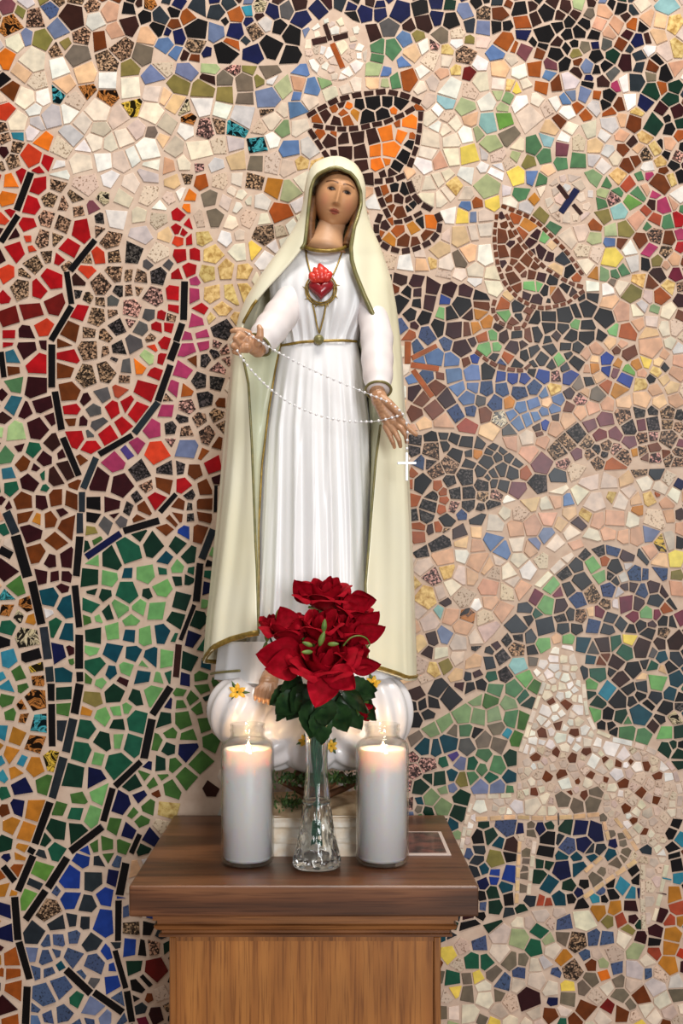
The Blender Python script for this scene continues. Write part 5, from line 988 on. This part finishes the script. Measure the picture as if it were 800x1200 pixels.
# ------------------------------------------------------------------ rosary draped over both hands
ros = thing('rosary', P(380, 470, SY-.1), 'white pearl rosary draped between both hands of the statue, silver cross hanging', 'rosary')
up = spline([P(287,388,LY-.014), P(303,399,LY-.012), P(335,418,LY-.006), P(380,440,LY-.004), P(430,461,RY-.010), P(450,469,RY-.014), P(467,480,RY-.019), P(473,487,RY-.018)], 14)
lo = spline([P(276,392,LY-.016), P(279,413,LY-.014), P(309,449,LY-.008), P(345,475,LY-.006), P(390,491,LY-.006), P(435,494,RY-.010), P(468,487,RY-.019)], 14)
dn = spline([P(473,487,RY-.018), P(477,500,RY-.018), P(477,518,RY-.014), P(476.5,531,RY-.012)], 8)
for path in (up, lo, dn): mk('thread', *tube(path, .00035, 4), M['metal'], ros)
bm_ = None
for path, sp in ((up, .0066), (lo, .0066), (dn, .0095)):
    acc = 0
    for a, b in zip(path, path[1:]):
        acc += (b-a).length
        if acc >= sp:
            acc = 0
            if bm_ is None:
                o = mk('bead', *ball((0,0,0), .0019, 10, 8), M['bead']); bm_ = o.data; o.parent = ros
            else: o = bpy.data.objects.new('bead', bm_); col.objects.link(o); o.parent = ros
            o.location = b-origin(ros)
cr = P(476.5, 546, RY-.012)
cross = bevel(mk('cross', *box(cr.x-.0017, cr.x+.0017, cr.y-.0012, cr.y+.0012, cr.z-.020, cr.z+.018), M['metal'], ros, False), .0006, 1)
bevel(mk('cross_arm', *box(cr.x-.0128, cr.x+.0128, cr.y-.0014, cr.y+.001, cr.z+.002, cr.z+.0054), M['metal'], ros, False), .0006, 1)
# ------------------------------------------------------------------ red roses in the vase
def petal_mesh(name, h, r, A, close, curl, tip, m):
    n, k = 14, 13; V = []
    for i in range(n):
        t = i/(n-1); rho = r*(.15+.85*math.sin(min(t, .8)/.8*PI*.5)**.85)*(1-close*max(0, t-.45)/.55)
        c = max(0, (t-.58)/.42)**2
        w = math.sin(PI*min(1, .16+.70*t))**.6
        for j in range(k):
            s = -1+2*j/(k-1); ang = A*s*w; q = rho+curl*r*c*(1-.35*s*s)+.0006*math.sin(7*s+8*t)*t
            V.append(Vector((q*math.sin(ang), -q*math.cos(ang), h*(t-tip*s*s*t*t)-curl*h*.30*c)))
    me = bpy.data.meshes.new(name); me.from_pydata(V, [], grid_faces(n, k)); me.update(); me.materials.append(m)
    me.polygons.foreach_set('use_smooth', [True]*len(me.polygons)); return me
PM = {'in': petal_mesh('inner_petal', .031, .0078, 1.45, .35, .05, .14, M['petal']), 'mid': petal_mesh('middle_petal', .034, .0128, 1.25, .12, .22, .20, M['petal']),
      'out': petal_mesh('outer_petal', .034, .0165, 1.05, 0, .50, .28, M['petal'])}
FV = []
for i in range(15):                # long flat petal with a folded, pointed tip
    t = i/14; w = .0205*math.sin(PI*min(1, .10+.90*t))**.75*(1.0 if t < .45 else 1-.25*(t-.45))
    for j in range(11):
        s = -1+2*j/10; FV.append(Vector((w*s, -.006*math.sin(PI*t)*(1-s*s)+.0015*math.sin(4*s+5*t), .047*t-.004*s*s*math.sin(PI*t))))
FM = bpy.data.meshes.new('spread_petal'); FM.from_pydata(FV, [], grid_faces(15, 11)); FM.update(); FM.materials.append(M['petal'])
FM.polygons.foreach_set('use_smooth', [True]*len(FM.polygons))
LV = []
for i in range(13):
    t = i/12; w = .0135*math.sin(PI*t**.8)**.85
    for s in (-1, -.5, 0, .5, 1): LV.append(Vector((w*s*(1+.10*(i % 2)*abs(s)), -.004*math.sin(PI*t)+.005*abs(s)*(1-.3*t)+.006*t*t, .045*t)))
LM = bpy.data.meshes.new('leaf'); LM.from_pydata(LV, [], grid_faces(13, 5)); LM.update(); LM.materials.append(M['leaf'])
LM.polygons.foreach_set('use_smooth', [True]*len(LM.polygons))
SV = [Vector((w*s, .003*abs(s)-.003*t, .017*t)) for t, w in ((0, .0016), (.35, .0036), (.7, .0026), (1, .0003)) for s in (-1, 0, 1)]
SM_ = bpy.data.meshes.new('sepal'); SM_.from_pydata(SV, [], grid_faces(4, 3)); SM_.update(); SM_.materials.append(M['sepal'])
def inst(name, me, parent, mw):
    o = bpy.data.objects.new(name, me); col.objects.link(o); o.parent = parent
    o.matrix_local = Matrix.Translation(-origin(parent)) @ mw; return o
def frame(d):
    d = Vector(d).normalized(); x = d.cross(Vector((0, 1, .2))).normalized(); y = d.cross(x)
    return Matrix((x, y, d)).transposed().to_4x4()
def rose(u, v, y, d, size, openness, label, spread=(), leaves=(), buds=(), turn=0.0):
    c = P(u, v, y); d = Vector(d).normalized(); base = c-d*.019*size
    t = thing('red_rose', (VX, VY, ZT+.02), label, 'rose', 'red roses in the bud vase')
    B = Matrix.Translation(base) @ frame(d)
    def ring(kind, n, tilt, ph, sc):
        for k in range(n):
            a = ph+2*PI*k/n+R.uniform(-.15, .15); s = size*sc
            inst('petal', PM[kind], t, B @ Matrix.Rotation(a, 4, 'Z') @ Matrix.Rotation(tilt+R.uniform(-.05, .07), 4, 'X') @ Matrix.Diagonal((s, s, s*R.uniform(.93, 1.06), 1)))
    ring('in', 3, 0, turn, .9); ring('in', 3, .04, turn+1, 1.1)
    ring('mid', 4, .06+.08*openness, turn+.4, 1.05)
    if openness > .3: ring('out', 4, .05+.14*openness, turn+1.0, 1.0)
    if openness > .52: ring('out', 5, .30, turn+.3, 1.1)
    for su, sv, sy, sd, ss in spread:
        inst('petal', FM, t, Matrix.Translation(P(su, sv, sy)) @ frame(sd) @ Matrix.Rotation(R.uniform(-.35, .35), 4, 'Z') @ Matrix.Diagonal((ss, ss, ss, 1)))
    for k in range(5): inst('sepal', SM_, t, B @ Matrix.Rotation(2*PI*k/5+.3, 4, 'Z') @ Matrix.Translation((0, -.003*size, -.002)) @ Matrix.Rotation(1.2 if openness > .4 else .45, 4, 'X') @ Matrix.Diagonal((1.1, 1.1, 1.1, 1)))
    ex = (R.uniform(-.006, .006), R.uniform(-.005, .005))
    stp = spline([base+d*.004, base-d*.016, Vector((VX+ex[0]*.8, VY+ex[1]*.8, ZT+.178)), Vector((VX+ex[0]*.6, VY+ex[1]*.6, ZT+.12)), Vector((VX-ex[0], VY-ex[1], ZT+.03))], 8)
    mk('stem', *tube(stp, [.0026*size]+[.0015]*(len(stp)-1), 8), M['stem'], t)
    for lu, lv, ly, ld, ls in leaves:
        p = P(lu, lv, ly); inst('leaf', LM, t, Matrix.Translation(p) @ frame(ld) @ Matrix.Rotation(R.uniform(-.6, .6), 4, 'Z') @ Matrix.Diagonal((ls, ls, ls, 1)))
    for bu, bv, by, bd, bl in buds:
        p = P(bu, bv, by); bd = Vector(bd).normalized()
        mk('green_bud', *tube([p+bd*bl*k/8 for k in range(9)], [.0010+.0022*math.sin(PI*(k/8)**.8)*(bl/.016) for k in range(8)]+[.0004], 10), M['sepal'], t)
    return t
rose(381, 694, -.335, (.03,-.28,1), 1.28, .55, 'red rose standing topmost in the bouquet', turn=.4,
     spread=[(366,706,-.338,(-.6,-.3,.75),.85)])
rose(411, 712, -.340, (.40,-.25,.9), 1.08, .55, 'red rose beside the topmost bloom with one petal stretched sideways', turn=1.1,
     spread=[(410,706,-.352,(1,-.2,.10),.75), (404,716,-.356,(.85,-.3,.45),.8)])
rose(339, 738, -.368, (-.20,-.25,1), 1.35, .5, 'cupped red rose between the narrow bud and the topmost bloom', turn=2.0,
     spread=[(342,738,-.385,(-.45,-.3,.9),.75)])
rose(315, 731, -.340, (-.20,-.25,1), .78, .1, 'narrow half-closed red rosebud at the bouquet edge', turn=.5,
     buds=[(313,752,-.36,(-.05,-.2,1),.017), (309,765,-.355,(.25,-.2,1),.016), (324,726,-.352,(.2,-.2,1),.014)])
rose(374, 732, -.385, (.0,-.38,.9), 1.25, .5, 'red rose in the bouquet middle with small green buds in front of it', turn=.2,
     buds=[(379,741,-.424,(.1,-.2,1),.017), (374,757,-.428,(.35,-.25,1),.020), (366,757,-.428,(-.9,-.3,.35),.014), (366,764,-.43,(-.95,-.3,.0),.014), (384,755,-.43,(.95,-.3,.05),.014)])
rose(411, 739, -.372, (.30,-.32,.9), 1.25, .5, 'red rose in the bouquet under the sideways petal, above the curling tendril', turn=2.6,
     spread=[(418,748,-.385,(.95,-.2,.40),.85), (422,738,-.375,(.75,-.3,.75),.75)])
front = rose(379, 773, -.408, (.02,-.50,.85), 1.5, .55, 'largest red rose, fully open, low at the bouquet front', turn=.9,
     spread=[(384,788,-.432,(-.35,-.35,-.95),1.0), (388,784,-.432,(.75,-.35,-.6),.85)],
     leaves=[(352,812,-.36,(-.6,-.5,-.5),1.15), (380,818,-.37,(.1,-.7,-.8),1.1), (403,810,-.36,(.7,-.5,-.4),1.1), (366,822,-.37,(-.15,-.6,-.9),1.25), (392,824,-.365,(.4,-.6,-.8),1.1), (376,830,-.375,(-.05,-.5,-1),1.15)])
rose(340, 768, -.380, (-.55,-.40,.65), 1.1, .5, 'red rose with long flat petals reaching towards the painted foot', turn=1.7,
     spread=[(353,772,-.400,(-1,-.25,.12),1.25), (352,776,-.404,(-.9,-.3,-.15),1.0)],
     leaves=[(349,803,-.345,(-.8,-.3,-.6),1.05), (352,796,-.35,(-.7,-.5,-.25),.85), (360,804,-.35,(-.5,-.6,-.6),1.15), (346,812,-.335,(-.6,-.2,-.7),1.0)])
rose(411, 767, -.385, (.45,-.42,.7), 1.15, .5, 'red rose low beside the largest bloom, its petals towards the far cloak hem', turn=.1,
     spread=[(412,782,-.395,(1,-.2,.12),.8)],
     leaves=[(403,798,-.34,(.85,-.3,-.45),1.1), (398,816,-.345,(.55,-.3,-.85),1.2), (412,804,-.335,(.9,-.2,-.1),.8), (408,812,-.34,(.8,-.2,-.65),1.15)])
rose(358, 735, -.355, (-.35,-.35,.95), 1.1, .5, 'red rose tucked deep between the cupped rose and the middle rose', turn=1.3)
rose(394, 738, -.372, (.2,-.5,.9), 1.1, .5, 'red rose tucked behind the middle rose, under the topmost bloom', turn=.7)
rose(427, 832, -.350, (.75,-.3,-.42), .75, .1, 'small red rosebud hanging below the bouquet leaves', turn=.1,
     leaves=[(385,804,-.335,(.2,-.3,-1),1.05), (372,800,-.335,(-.2,-.3,-1),1.15), (358,810,-.338,(-.55,-.3,-.9),1.05)])
tp = spline([P(402,757,-.425), P(410,748,-.43), P(420,745,-.428), P(429,748,-.42), P(433,755,-.412), P(430,759,-.41)], 6)
mk('tendril', *tube(tp, .0009, 6), M['sepal'], front)
